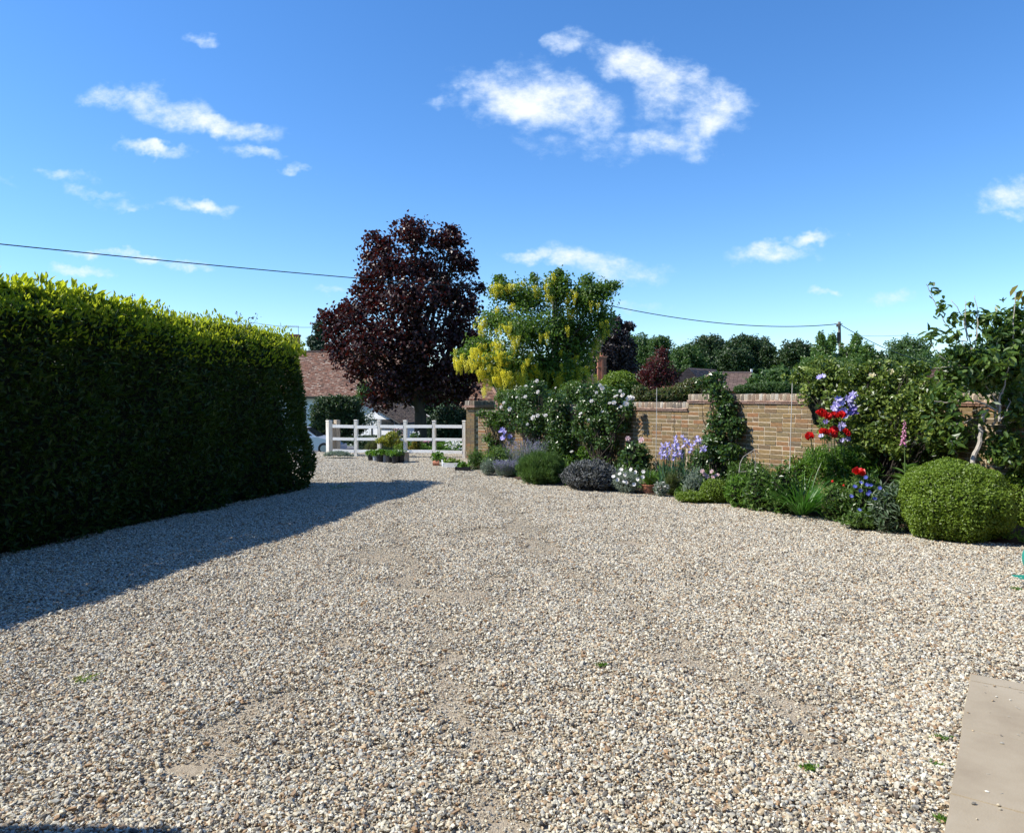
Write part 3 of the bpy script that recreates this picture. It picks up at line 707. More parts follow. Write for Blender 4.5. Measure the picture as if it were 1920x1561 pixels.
def tree(name, label, cat, lobes, depth, base_px, base_z, L, Wd, cover, leafm, barkm=M_bark, tr=.2, rd=1.0, shell=.55, group=None, limbs=True, topz=None, cap=60000, lump=.15, fork=None, **k):
    """lobes: (px, py, rx, ry[, depth offset]) in photo pixels at the given depth"""
    b = at(base_px, 743, depth); b[2] = base_z
    t = thing(name, label, cat, b, group); mb = MB(); tk = MB()
    cs = []
    for lb in lobes:
        px, py, rx, ry = lb[:4]; dd = lb[4] if len(lb) > 4 else 0
        c = at(px, py, depth+dd); s = (depth+dd)/F
        r = (rx*s, (rx+ry)/2*s*rd, ry*s); cs.append((c, r))
        lobe_cover(mb, c, r, cover, L, Wd, cap=cap, shell=shell, lump=lump, **k)
    mb.build('crown', leafm, t)
    zt = np.mean([c[2] for c, r in cs]) if topz is None else topz
    zf = base_z + (zt-base_z)*.45 if fork is None else fork
    top = np.array([np.mean([c[0] for c,_ in cs])*.6+b[0]*.4, b[1]+.0, zt])
    top[2] = min(top[2], max(c[2]+.1*r[2] for c,r in cs))
    fk = np.array([b[0], b[1], zf])
    tk.tube([b+[0,0,-.2], b+(fk-b)*.1, b+(fk-b)*.5, fk], [tr*1.5, tr*1.1, tr*.95, tr*.85], 9)
    tk.build('trunk', barkm, t)
    if limbs:
        lm = MB(); limb(lm, fk, top, tr*.8, tr*.25, .05)
        for c, r in cs:
            st = fk + (top-fk)*rng.uniform(0,.7); st = np.array([st[0],st[1],min(st[2], c[2]-.1)]); limb(lm, st, c-(c-st)*.1, tr*.38, tr*.06, .06)
            for _ in range(2):
                e_ = c + rand_dirs(1)[0]*.6*np.array(r)-[0,0,.2*r[2]]; limb(lm, st+(c-st)*rng.uniform(.3,.9), e_, tr*.14, tr*.03, .1, 5, 4)
        lm.build('limbs', barkm, t)
    return t

# ------------------------------------------------------------------ the hedge
HA = np.array([-3.52, 12.15]); HB_ = np.array([-5.0, 7.0]); hu = norm(HB_-HA); hn = np.array([-hu[1], hu[0]])
if hn[0] < 0: hn = -hn
HL = 13.2; HWID = 1.45
def htop(s): return 2.62 + .032*s + .03*np.sin(s*2.1)
def face_off(s, z):
    h = htop(s)
    return .07*np.sin(s*2.3+1.1*z)*np.cos(z*2.0-s) + .04*np.sin(s*6.1+z*4.7) - .30*np.clip(z/h,0,1)**2.2 - .10*(1-np.clip(z/.5,0,1)) - .95*np.clip(z-(h-.30),0,.30)
hedge = thing('laurel_hedge', 'tall clipped dark green laurel hedge along the left of the drive with sunlit top', 'hedge', (HA[0]-.6, HA[1], 0))
def outline(p):
    """p in [0, HL+pi*R]: face then the rounded far end; returns pos, normal"""
    Rr = HWID/2
    s = np.clip(p, 0, HL)
    pos = HA[None] - hn*0 + hu*(s-Rr)[:,None]*1.0
    nr = np.repeat(hn[None], len(p), 0)
    q = p < 0     # the far end: negative p
    th = np.clip(-p/Rr, 0, math.pi)
    cen = HA + hu*(0) - hn*Rr + hu*(-Rr*0)
    nr2 = np.cos(th)[:,None]*hn[None] + np.sin(th)[:,None]*(-hu)[None]
    pos2 = cen - hu*0 + nr2*Rr + hu*0
    pos = np.where(q[:,None], pos2 , HA+hu*s[:,None]); nr = np.where(q[:,None], nr2, nr)
    return pos, nr
hm = MB(); nF = 46000
p = rng.uniform(-math.pi*HWID/2, 10.5, nF); s_ = np.maximum(p, 0); z = htop(s_)*rng.random(nF)**.95
pos, nr = outline(p); off = face_off(s_, z) - .16*rng.random(nF)**1.5
P = np.c_[pos + nr*off[:,None], z]; N3 = np.c_[nr, np.zeros(nF)]
D = norm(N3*.55 + rng.standard_normal((nF,3))*.55 + np.array([0,0,.35])); Nn = norm(N3*.5 + np.array([0,0,.75]) + rng.standard_normal((nF,3))*.35)
L_ = rng.uniform(.058,.098,nF)
hm.leaves(P, D, Nn, L_, L_*.42, fine=True)
nT = 13000
s_ = rng.uniform(-.68, HL, nT); wv = rng.uniform(.0, 1, nT)
p0 = HA + hu*s_[:,None] - hn*(.55+wv*(HWID-.65))[:,None]
P = np.c_[p0, htop(np.maximum(s_,0)) - .14*rng.random(nT) - .02]
D = norm(rng.standard_normal((nT,3))*.55 + np.array([0,0,.6])); Nn = norm(np.array([0,0,.6]) + rng.standard_normal((nT,3))*.6)
L_ = rng.uniform(.07,.115,nT); hm.leaves(P, D, Nn, L_, L_*.42, fine=True)
o = hm.build('foliage', G_laurel, hedge); o['kind'] = 'stuff'
ym = MB(); nY = 13000
s_ = rng.uniform(-.55, HL, nY); wv = rng.random(nY)**2.2
hgt_s = np.clip(.5+.5*np.sin(s_*3.1)*np.sin(s_*7.3+1.1), 0, 1)
ins = .30+wv*(HWID-.4); p0 = HA + hu*s_[:,None] - hn*ins[:,None]
rise = rng.random(nY)**1.9*(.10+.15*hgt_s)
P = np.c_[p0, htop(np.maximum(s_,0)) - .03 - np.clip(.60-ins,0,.3)*1.0 + rise]
D = norm(rng.standard_normal((nY,3))*.42 + np.array([0,0,1.0])); Nn = norm(rng.standard_normal((nY,3))+np.array([.5,-.3,.1]))
L_ = rng.uniform(.05,.088,nY); ym.leaves(P, D, Nn, L_, L_*.40, fine=True)
nS = 5200  # young leaves on the face shoulder, sunlit band put into their colour
s_ = rng.uniform(-.6, 10.5, nS); z = htop(np.maximum(s_,0)) - .62*rng.random(nS)**2.3
pos, nr = outline(s_); P = np.c_[pos + nr*(face_off(np.maximum(s_,0), z)+.02)[:,None], z]
D = norm(np.c_[nr, np.zeros(nS)]*.5 + rng.standard_normal((nS,3))*.5 + np.array([0,0,.7])); Nn = norm(rng.standard_normal((nS,3))+np.array([0,0,.5]))
L_ = rng.uniform(.05,.08,nS); ym.leaves(P, D, Nn, L_, L_*.40, fine=True)
o = ym.build('sunlit_young_shoots', G_young, hedge); o['kind'] = 'stuff'
# separate leaves, the ones that show largest
lv = []
for i in range(4):
    m = MB(); m.leaves(np.zeros((1,3)), np.array([[1.,0,0]]), np.array([[0,0,1.]]), .12+.01*i, .052, tone=i/4, fine=True); lv.append(m)
LVd = [tmpmesh(m,'leaf',G_laurel) for m in lv]; LVy = [tmpmesh(m,'leaf',G_young) for m in lv]
for i in range(300):
    yng = i < 110
    s = rng.uniform(2.6, 5.4); 
    z = float(htop(s)) + (rng.uniform(-.06,.12) if yng else -rng.uniform(.15, 1.9))
    pos, nr = outline(np.array([s])); off = float(face_off(s, min(z, float(htop(s))))) + .015 - (.04 if yng else 0)
    q = (*(pos[0]+nr[0]*off), z)
    tilt = -rng.uniform(.6,1.4) if yng else -rng.uniform(-.2,.8)
    put((LVy if yng else LVd)[i%4], 'leaf', hedge, q, (rng.uniform(-.6,.6), tilt, math.atan2(nr[0][1],nr[0][0])+rng.uniform(-1.1,1.1)))
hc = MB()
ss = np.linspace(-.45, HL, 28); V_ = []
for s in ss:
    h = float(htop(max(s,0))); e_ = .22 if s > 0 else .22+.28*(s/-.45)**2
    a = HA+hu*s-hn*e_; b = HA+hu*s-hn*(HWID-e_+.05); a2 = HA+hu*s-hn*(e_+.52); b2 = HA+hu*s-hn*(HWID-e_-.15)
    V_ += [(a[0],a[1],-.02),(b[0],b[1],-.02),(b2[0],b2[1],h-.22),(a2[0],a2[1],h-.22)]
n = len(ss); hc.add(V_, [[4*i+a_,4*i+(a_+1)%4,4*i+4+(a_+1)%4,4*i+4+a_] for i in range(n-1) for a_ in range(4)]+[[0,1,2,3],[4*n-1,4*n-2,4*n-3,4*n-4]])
hc.build('branches', M_core, hedge)  # dark core added within the hedge to block light, not modelled branches
# thin climbing shoots poking above the hedge
for i, (px, py, tp, dp) in enumerate([(160,560,540,8.6),(195,575,560,8.8),(255,590,565,9.3),(305,600,578,9.8),(450,625,588,11.0)]):
    b = at(px, py+25, dp); tt = at(px+random.uniform(-4,4), tp, dp)
    h = thing('climbing_shoot', ['wispy grey green shoot above the hedge top, nearest the left edge of the photo','wispy shoot above the hedge top, second from the left edge','wispy low shoot above the middle of the hedge top','thin curled shoot above the hedge, just right of its middle','dark leafy sprig standing above the far end of the hedge top'][i], 'shoot', b, 'shoots above the hedge')
    m = MB(); l = MB()
    for _ in range(4):
        e_ = tt + rng.normal(0,.10,3)*np.array([1.3,1,.5]); pp = limb(m, b, e_, .005, .002, .12, 6, 4)
        q = pp[rng.integers(2,6,14)] + rng.normal(0,.02,(14,3)); l.leaves(q, rand_dirs(14)+np.array([0,0,.3]), rand_dirs(14), .04, .02)
    m.build('stem', M_stem, h); l.build('leaves', G_rose if i < 4 else G_dark, h)

# ------------------------------------------------------------------ trees
tree('copper_maple', 'tall maple tree with dark copper purple leaves behind the white fence', 'tree',
 [(775,440,44,30),(715,462,34,26),(835,452,34,24),(725,500,46,34,-.6),(800,505,52,38,.4),(860,490,28,26),(700,560,40,28),(760,560,60,44,-1),(840,555,58,40,.5),
  (630,605,34,30),(665,590,36,28,-1),(640,650,36,34),(700,640,60,48,-1.4),(780,640,66,56,-.5),(860,625,50,46,.6),(880,580,26,20),(895,690,30,34),(840,700,60,44,0),(740,710,52,42,-.8),
  (675,690,36,30,-.4),(790,725,55,38,.6),(860,735,38,24,.3),(715,745,30,26,-.6),(885,640,22,24,-.5),(690,525,24,22,.5),(752,742,26,16),(770,418,14,10),(700,442,16,10),(848,430,18,10),(860,452,14,12),(885,500,16,14),(690,480,14,12),(612,592,14,10),(650,575,16,12),(640,582,14,10),(902,540,14,10),(675,545,16,12)],
 31, 788, -1.35, .145, .125, 1.0, G_maple, tr=.30, rd=1.1, shell=.75, fine=True, lump=.42, topz=6.2, fork=.9, flat=.5)

lab = tree('laburnum_tree', 'round laburnum tree hung with yellow flower chains behind the brick wall', 'tree',
 [(940,545,28,24),(985,560,44,34),(1045,545,36,30),(1045,525,18,18),(1100,560,44,36),(1130,545,26,20),(1128,600,28,28),(930,600,34,26),(985,620,58,40,-.6),(1060,620,66,48,.4),
  (1083,650,40,42,.5),(905,650,36,20,-.4),(880,665,26,16,-.3),(950,680,58,36,-.7),(1030,690,66,42,0),(1078,702,32,28,.6),(940,712,30,16,0),(1010,718,40,16,.2),(1150,535,16,9),(935,525,12,12),(1000,522,10,12),(1048,512,10,12),(1100,525,14,12),(862,662,14,8)],
 19.6, 1045, -.05, .085, .058, 1.45, G_labur, tr=.10, rd=1.0, shell=.8, lump=.42, topz=2.9, fork=1.3)
# the flower chains
RC = []
for i in range(5):
    m = MB(); n = 34; Ln = .17+.035*i; t = np.linspace(0,1,n); a = np.arange(n)*2.4
    rr = .042*(1-t)**.7+.007
    P = np.stack([np.cos(a)*rr*.5, np.sin(a)*rr*.5, -t*Ln],1); D = np.stack([np.cos(a), np.sin(a), -.25*np.ones(n)],1)
    m.leaves(P, D, np.tile([0,0,1.],(n,1)), .040*(1-.5*t), .040*(1-.45*t), tone=rng.random(n)*.25+i/6, droop=.3)
    m.tube([(0,0,.03),(0,0,-Ln)], .002, 3, tone=.2); RC.append(tmpmesh(m,'flower_chain',G_yellow))
lobesL = [(at(a[0],a[1],19.6+(a[4] if len(a)>4 else 0)), a[2]*19.6/F, a[3]*19.6/F, a) for a in
 [(985,560,44,34),(1100,560,44,36),(1128,600,28,28),(930,600,34,26),(985,620,58,40,-.6),(1060,620,66,48,.4),(1083,650,40,42,.5),(905,650,36,20,-.4),(880,665,26,16,-.3),(950,680,58,36,-.7),(1030,690,66,42,0),(1078,702,32,28,.6),(940,715,36,24,0),(1010,725,50,26,.2),
  (880,672,26,12,-.5),(915,672,30,14,-.6),(950,690,50,26,-.8),(900,668,30,12,-.8),(940,700,40,22,-.8),(1080,708,40,26,-.3),(1040,545,36,30),(940,545,26,24)]]
wts = np.array([1.0,.8,.7,1.2,1.8,1.6,1.2,.7,.4,2.4,1.8,1.2,.6,.5,.6,.7,1.8,.5,1.0,.9,1.0,.9]); wts = wts/wts.sum()
ch = rng.choice(len(lobesL), 190, p=wts); extra = MB(); sites = []
for k in ch:
    c, rx, ry, _ = lobesL[k]; d = rand_dirs(1)[0]
    if d[1] > .15: d[1] = -d[1]
    q = c + d*np.array([rx, (rx+ry)/2, ry])*rng.uniform(.85,1.1)
    for _ in range(rng.integers(2,5)): sites.append(q + rng.normal(0,1,3)*np.array([.07,.05,.05]))
for i, q in enumerate(sites):
    sc = rng.uniform(.75,1.15)
    if i < 300: put(RC[rng.integers(5)], 'flower_chain', lab, q, (rng.normal(0,.12),rng.normal(0,.12),rng.random()*6), (sc*1.2,sc*1.2,sc))
    else:
        src = RC[rng.integers(5)]; nv = len(src.vertices); co = np.empty(nv*3); src.vertices.foreach_get('co', co); co = co.reshape(-1,3)*sc*np.array([1.2,1.2,1]) + q
        tn = np.empty(nv); src.attributes['tone'].data.foreach_get('value', tn); by = {}
        for pl in src.polygons: by.setdefault(len(pl.vertices), []).append(list(pl.vertices))
        base = extra.n; first = True
        for kk, l in by.items(): extra.f.append(np.array(l)+base)
        extra.v.append(co); extra.t.append(tn); extra.n += nv
o = extra.build('flower_chains', G_yellow, lab); o['kind'] = 'stuff'

tree('conifer', 'dark green conifer behind the far cottage roof, left of the copper maple', 'tree',
 [(606,592,7,10),(600,615,14,14),(608,625,18,14),(592,640,18,14),(606,655,24,16)], 60, 604, -1.5, .32, .14, 2.2, G_con, tr=.25, shell=.6, limbs=False, down=.3)
tree('purple_beech', 'dark purple leaved tree to the right of the laburnum', 'tree',
 [(1150,625,30,24),(1165,655,30,30),(1135,660,30,40),(1178,612,14,10),(1170,690,26,24),(1120,690,24,30),(1155,602,12,8)], 40, 1150, -1.4, .17, .12, 2.0, G_dark, tr=.22, rd=1)
far = [
 ('pale_green_tree','rounded mid green tree beyond the garden, left end of the far tree line',[(1195,650,30,20),(1225,665,34,26),(1240,642,16,12),(1180,680,26,24),(1250,690,30,24)],88,G_tree2),
 ('oak_tree','bushy dark green tree above the bungalow ridge',[(1325,645,24,16),(1345,660,30,24),(1300,670,30,22),(1320,690,36,20),(1350,700,40,20)],90,G_tree),
 ('oak_tree','broad dark oak tree above the brown roof, the darkest of the far tree line',[(1395,645,26,16),(1425,655,24,20),(1380,670,34,24),(1430,680,26,26),(1405,700,40,24),(1440,660,14,12)],82,G_tree),
 ('lime_tree','paler green tree between the two dark oaks and the red shrub',[(1285,670,26,22),(1300,690,30,20),(1275,695,30,20)],84,G_tree2),
 ('round_tree','rounded dark tree left of the telegraph pole',[(1492,660,30,20),(1475,685,26,22),(1510,680,30,24)],78,G_tree),
 ('domed_tree','neatly domed green tree in the distance right of the telegraph pole',[(1703,662,36,28),(1690,690,40,26),(1725,690,34,26)],80,G_tree2),
 ('feathery_shrub_tree','tall feathery light green shrub at the foot of the telegraph pole',[(1545,662,20,22),(1560,640,8,14),(1535,690,30,24),(1595,668,26,22),(1605,640,8,14),(1580,690,34,22),(1540,636,7,12),(1625,665,12,20)],34,G_green),
 ('grey_green_tree','grey green bush above the coping, right of the brown roof',[(1440,712,26,16),(1462,705,22,18),(1420,718,20,12)],50,G_tree2),
 ('small_dark_tree','thin dark twiggy tree in the distance, left of the domed tree',[(1645,672,16,12),(1660,680,14,10),(1635,685,16,12)],60,G_tree),
 ('far_tree','low tree behind the fruit tree at the right edge of the photo',[(1770,690,30,22),(1800,680,30,30),(1840,690,40,30),(1900,690,40,40)],70,G_tree2)]
for nm, lb, lobes, dp, mt in far:
    sz = .26 if dp > 45 else .12
    tree(nm, lb, 'tree', [(a,b,c*1.05,d*1.1, rng.uniform(-2,2)) for a,b,c,d in lobes], dp, lobes[len(lobes)//2][0], -1.5, sz, sz*.7, 2.6, mt, tr=.25 if dp>45 else .08, shell=.5, lump=.3)
# more far woodland closing the horizon, one mass
wd = MB()
for x in range(-700, 2700, 42):
    dp = 130+rng.uniform(-12,12); yy = 712+rng.uniform(-12,8)
    c = at(x, yy+20, dp); lobe_leaves(wd, c, (6.5,5,4.8), 900, .7, .55, shell=.5, lump=.2)
o = wd.build('woodland', G_tree, None); tag(o, 'far off woodland closing the horizon behind the houses', 'woodland', kind='stuff')

# ------------------------------------------------------------------ buildings
def tiled_slope(m, a, b, c, d, tw, th, mtone=None, thick=.02, colf=None):
    """overlapping tiles on the quad a(eave left) b(eave right) c(ridge right) d(ridge left)"""
    a,b,c,d = [np.asarray(q,float) for q in (a,b,c,d)]
    rows = max(2, int(np.linalg.norm(d-a)/th)); nr = norm(np.cross(b-a, d-a)); 
    if nr[2] < 0: nr = -nr
    Vv = []; Tn = []; cnt = 0
    for r in range(rows):
        t0, t1 = r/rows, min(1,(r+1.15)/rows); L0, R0 = a+(d-a)*t0, b+(c-b)*t0; L1, R1 = a+(d-a)*t1, b+(c-b)*t1
        w = np.linalg.norm(R0-L0); n = max(1, int(w/tw)); o_ = .5*(r%2)/n
        for i in range(n):
            u0 = (i+.02)/n; u1 = (i+.98)/n
            j = rng.normal(0,.006); th_ = thick*rng.uniform(.8,1.6)
            p = [L0+(R0-L0)*u0+nr*(th_+.012+j), L0+(R0-L0)*u1+nr*(th_+.012-j), L1+(R1-L1)*u1+nr*.006, L1+(R1-L1)*u0+nr*.006, L0+(R0-L0)*u0, L0+(R0-L0)*u1]
            Vv += p; Tn += [rng.random()]*6; cnt += 1
    o_ = np.arange(cnt)[:,None]*6
    m.add(Vv, np.concatenate([o_+np.array([0,1,2,3]), o_+np.array([4,5,1,0])]), np.array(Tn))
def P_(px, py, dp): return at(px, py, dp)
# white cottage
DC = 50.0
cott = thing('cottage', 'white rendered cottage with a mottled red clay tile roof behind the copper tree', 'house', (*at(640,743,DC)[:2], -1.45))
zr = at(0,660,DC+3.2)[2]; ze = at(0,741,DC)[2]; xl = at(480,0,DC)[0]; xr = at(742,0,DC)[0]
MB().box(((xl+xr)/2, DC+3.4, (ze-1.45)/2), (xr-xl-.3, 6.2, ze+1.45)).build('wall', M_white, cott)
rf = MB(); rf.add([(xl,DC,ze),(xr,DC,ze),(xr,DC+3.3,zr),(xl,DC+3.3,zr),(xl,DC+6.6,ze),(xr,DC+6.6,ze)], [[0,1,2,3],[3,2,5,4],[0,3,4],[1,5,2]])
roof = rf.build('roof', M_tiledark, cott)
tm = MB(); tiled_slope(tm, (xl,DC-.12,ze-.08),(xr,DC-.12,ze-.08),(xr,DC+3.3,zr+.02),(xl,DC+3.3,zr+.02), .17, .10); 
o = tm.build('roof_tiles', M_tile, cott); o['kind'] = 'stuff'
MB().box(((xl+xr)/2, DC+3.3, zr+.06),(xr-xl,.22,.12), tone=.5).build('ridge', M_tile, cott)
MB().box(((xl+xr)/2, DC-.12, ze-.16),(xr-xl,.10,.10)).build('gutter', M_black, cott)
for px in (560, 610, 655, 700):
    c = at(px, 770, DC); w = MB(); w.box((c[0], DC+.28, .3),(1.0,.06,1.0)); w_o = w.build('window', M_rail, cott)
    for q in (-.25,.25): 
        pn = MB(); pn.box((c[0]+q, DC+.24, .3),(.42,.03,.86)); pn.build('pane', M_glass, w_o).location = -Vector(w_o.location)
# note: panes are built in the cottage's space
for w in [o for o in cott.children if o.name.startswith('window')]:
    for c in w.children: c.data.transform(Matrix.Translation(-Vector(cott.location)))
# brick stack and aerial beside it
chm = thing('chimney_stack', 'brown brick chimney with a television aerial beyond the end of the hedge', 'chimney', (*at(557,743,62)[:2], 3.0))
a = at(553,634,62); MB().box((a[0],a[1],a[2]-1.6),(.75,.75,3.6)).build('stack', M_redbrick, chm)
m = MB(); m.box((a[0],a[1],a[2]+.25),(.85,.85,.12)); m.build('cap', M_redbrick, chm)
m = MB(); tp = at(563,611,62); m.tube([(a[0]+.3,a[1],a[2]),(a[0]+.3,a[1],tp[2])], .03, 5); m.tube([(a[0]-.9,a[1],tp[2]),(a[0]+.35,a[1],tp[2]-.03)], .025, 5)
for k in range(7): m.tube([(a[0]-.9+.18*k,a[1]-.22,tp[2]-.005*k),(a[0]-.9+.18*k,a[1]+.22,tp[2]-.005*k)], .012, 4)
m.build('aerial', M_alloy, chm)
# low extension: gable towards us, brown tiled slope falling to the right
DE = 44.0
ext = thing('outbuilding', 'low white outbuilding with a weathered brown tiled roof and black framed window', 'outbuilding', (*at(730,743,DE)[:2], -1.45))
EN = np.array([-.50,-.866]); E0 = at(690,760,DE)[:2]
def ext_pt(px, py, off=0.0):
    a = (px-CX)/F; d0 = at(px,py,1.0)-np.array([0,0,EYE]); o2 = E0+EN*off
    t = (EN@o2)/(EN@d0[:2]); return np.array([0,0,EYE])+d0*t
ea = math.atan2(-.50,.866)
apx = ext_pt(690, 754); eR = ext_pt(750, 789); eL = ext_pt(625, 789); eL[2] = eR[2]; back = np.array([-EN[0]*3.6,-EN[1]*3.6, 0.0])
m = MB(); f5 = [(eL[0],eL[1],-1.5),(eR[0],eR[1],-1.5),tuple(eR),tuple(apx),tuple(eL)]; m.add(f5, [[0,1,2,3,4]])
b5 = [np.array(q)+back for q in f5]
m.add([f5[1],f5[2],b5[2],b5[1],f5[0],f5[4],b5[4],b5[0]], [[0,1,2,3],[4,7,6,5]]); m.add(b5, [[4,3,2,1,0]])
m.build('wall', M_white, ext)
E3 = np.array([EN[0],EN[1],0]); ER = np.array([.866,-.5,0])
e0 = eR+E3*.22+ER*.2+[0,0,-.12]; r0 = apx+E3*.22+[0,0,.04]; e2 = eL+E3*.22-ER*.2+[0,0,-.12]
m = MB(); m.add([e0,e0+back,r0+back,r0], [[0,1,2,3]]); m.add([e2,r0,r0+back,e2+back],[[0,1,2,3]])
m.add([q+[0,0,-.05] for q in (e0,e0+back,r0+back,r0)], [[3,2,1,0]]); m.build('roof', M_tiledark, ext)
tm = MB(); tiled_slope(tm, e0+[0,0,.01], e0+back+[0,0,.01], r0+back+[0,0,.01], r0+[0,0,.01], .17,.11); o = tm.build('roof_tiles', M_tiledark, ext); o['kind'] = 'stuff'
m = MB()
for (q0,q1) in ((e0,r0),(e2,r0)): m.tube([q0+E3*.03+[0,0,-.05], q1+E3*.03+[0,0,-.05]], .055, 4)
m.tube([e0+[.03,0,-.04], e0+back+[.03,0,-.04]], .05, 4); m.build('barge_board', M_black, ext)
c = ext_pt(722,796,.03); MB().box(c,(1.2,.06,.50),ea).build('window', M_black, ext)
for q in (-.38,0,.38): MB().box(c+ER*q+E3*.035,(.30,.02,.38),ea).build('pane', M_glass, ext)
c = ext_pt(744,793,.03); MB().box(c,(.34,.04,.15),ea).build('house_sign', M_black, ext)
c = ext_pt(716,787,.02); MB().box(c,(2.3,.05,.07),ea).build('timber', M_black, ext)
for px in (737.5,697): c = ext_pt(px,800,.02); MB().box(c-[0,0,.2],(.07,.05,1.0),ea).build('timber', M_black, ext)
# pyramidal red roof behind the pier
DG = 34.0
gar = thing('hipped_roof_outhouse', 'small outhouse with a steep hipped red tile roof seen behind the brick pier', 'outhouse', (*at(903,743,DG)[:2], -1.4))
g0 = at(858,770,DG); g1 = at(948,770,DG); ga_ = at(903,694,DG+1.8); ga_[1] = DG+1.8; wdt = g1[0]-g0[0]; zb = g0[2]
MB().box(((g0[0]+g1[0])/2, DG+1.8, (zb-1.4)/2+.0),(wdt-.4,3.2,zb+1.4)).build('wall', M_redbrick, gar)
cs4 = [np.array([g0[0],DG,zb]),np.array([g1[0],DG,zb]),np.array([g1[0],DG+3.6,zb]),np.array([g0[0],DG+3.6,zb])]
m = MB(); m.add(cs4+[ga_], [[0,1,4],[1,2,4],[2,3,4],[3,0,4],[3,2,1,0]]); m.build('roof', M_tile, gar)
tm = MB()
for i in range(4): tiled_slope(tm, cs4[i], cs4[(i+1)%4], ga_, ga_, .17,.10)
o = tm.build('roof_tiles', M_tile, gar); o['kind'] = 'stuff'
m = MB()
for i in range(4): m.tube([cs4[i]+[0,0,.05], ga_+[0,0,.05]], .06, 5, tone=.92)
m.build('hip_tiles', M_crease, gar)
# cottage with tall red chimney right of the laburnum
DH = 36.0
h2 = thing('brick_house', 'dark roofed house with a tall red brick chimney beside the laburnum', 'house', (*at(1110,743,DH)[:2], -1.4))
a0 = at(1040,735,DH); a1 = at(1150,735,DH); zr2 = at(0,702,DH+2)[2]
MB().box(((a0[0]+a1[0])/2,DH+2,(a0[2]-1.4)/2),(a1[0]-a0[0]-.2,3.7,a0[2]+1.4)).build('wall', M_redbrick, h2)
q = [(a0[0],DH,a0[2]),(a1[0],DH,a0[2]),(a1[0]-.8,DH+2,zr2),(a0[0],DH+2,zr2),(a0[0],DH+4,a0[2]),(a1[0],DH+4,a0[2])]
MB().add(q, [[0,1,2,3],[3,2,5,4],[0,3,4],[1,5,2]]).build('roof', M_tiledark, h2)
tm = MB(); tiled_slope(tm, q[0],q[1],q[2],q[3],.17,.10); o = tm.build('roof_tiles', M_tiledark, h2); o['kind']='stuff'
c = at(1131,668,DH); c0 = at(1131,712,DH)
m = MB(); m.box((c[0],DH+.6,(c[2]+c0[2])/2),(.42,.46,c[2]-c0[2]), tone=.3)
for dz, sz_ in ((.0,.50),(-.07,.46),(-.52,.49)): m.box((c[0],DH+.6,c[2]+dz),(sz_,sz_+.04,.07), tone=.6)
m.box((c[0]+.0,DH+.34,(c[2]+c0[2])/2-.05),(.10,.08,c[2]-c0[2]-.2), tone=.35)
ch_o = m.build('chimney', M_redbrick, h2)
m = MB(); m.lathe([(.10,0),(.085,.16),(.10,.18)], (c[0],DH+.6,c[2]+.03), 10); m.build('chimney_pot', M_terra, h2)
# bungalow roofs
DB = 56.0
b1 = thing('bungalow', 'bungalow with a plain brown pitched roof and gable below the far trees', 'bungalow', (*at(1320,743,DB)[:2], -1.5))
zr3 = at(0,693,DB)[2]; 
A = at(1256,722,DB); B = at(1330,722,DB); K = at(1290,689,DB)
q = [A, at(1316,722,DB), K]; bk = np.array([3.4,4.2,0])
m = MB(); m.add([A,[*at(1320,722,DB)], K, A+bk, at(1320,722,DB)+bk, K+bk+np.array([0,0,-.05])], [[0,1,2],[3,5,4],[0,2,5,3]]); 
m.add([at(1320,722,DB),at(1320,722,DB)+bk,K+bk,K],[[0,1,2,3]]); m.build('roof', M_tilebrown, b1)
m = MB(); tiled_slope(m, at(1320,723,DB), at(1320,723,DB)+bk, K+bk, K, .30,.22); tiled_slope(m, A, at(1320,722,DB)+[0,-.05,0], K+[0,-.03,0], K+[0,-.03,0], .30,.22); o = m.build('roof_tiles', M_tilebrown, b1); o['kind']='stuff'
MB().box((at(1310,0,DB)[0],DB+3.2,(A[2]-1.5)/2),(4.2,4.2,A[2]+1.5)).build('wall', M_redbrick, b1)
b2 = thing('bungalow', 'longer lighter brown bungalow roof ending in a white finial below the dark oak', 'bungalow', (*at(1375,743,DB-4)[:2], -1.5))
D2 = DB-4; eA = at(1325,733,D2); eB = at(1402,733,D2); rA = at(1330,699,D2+3); rB = at(1409,699,D2+3)
m = MB(); m.add([eA,eB,rB,rA, eA+[0,6,0], eB+[.6,6,0]], [[0,1,2,3],[3,2,5,4],[1,5,2],[0,3,4]]); m.build('roof', M_tilebrown, b2)
m = MB(); tiled_slope(m, eA, eB, rB, rA, .30,.20); o = m.build('roof_tiles', M_tilebrown, b2); o['kind']='stuff'
m = MB(); m.box(((rA[0]+rB[0])/2,rA[1],rA[2]+.05),(rB[0]-rA[0],.2,.1), tone=.5); m.build('ridge', M_crease, b2)
m = MB(); m.box((rB[0],rB[1],rB[2]+.15),(.12,.12,.3)); m.build('finial', M_white, b2)
MB().box(((eA[0]+eB[0])/2,D2+3,(eA[2]-1.5)/2),(eB[0]-eA[0]-.3,5.4,eA[2]+1.5)).build('wall', M_redbrick, b2)
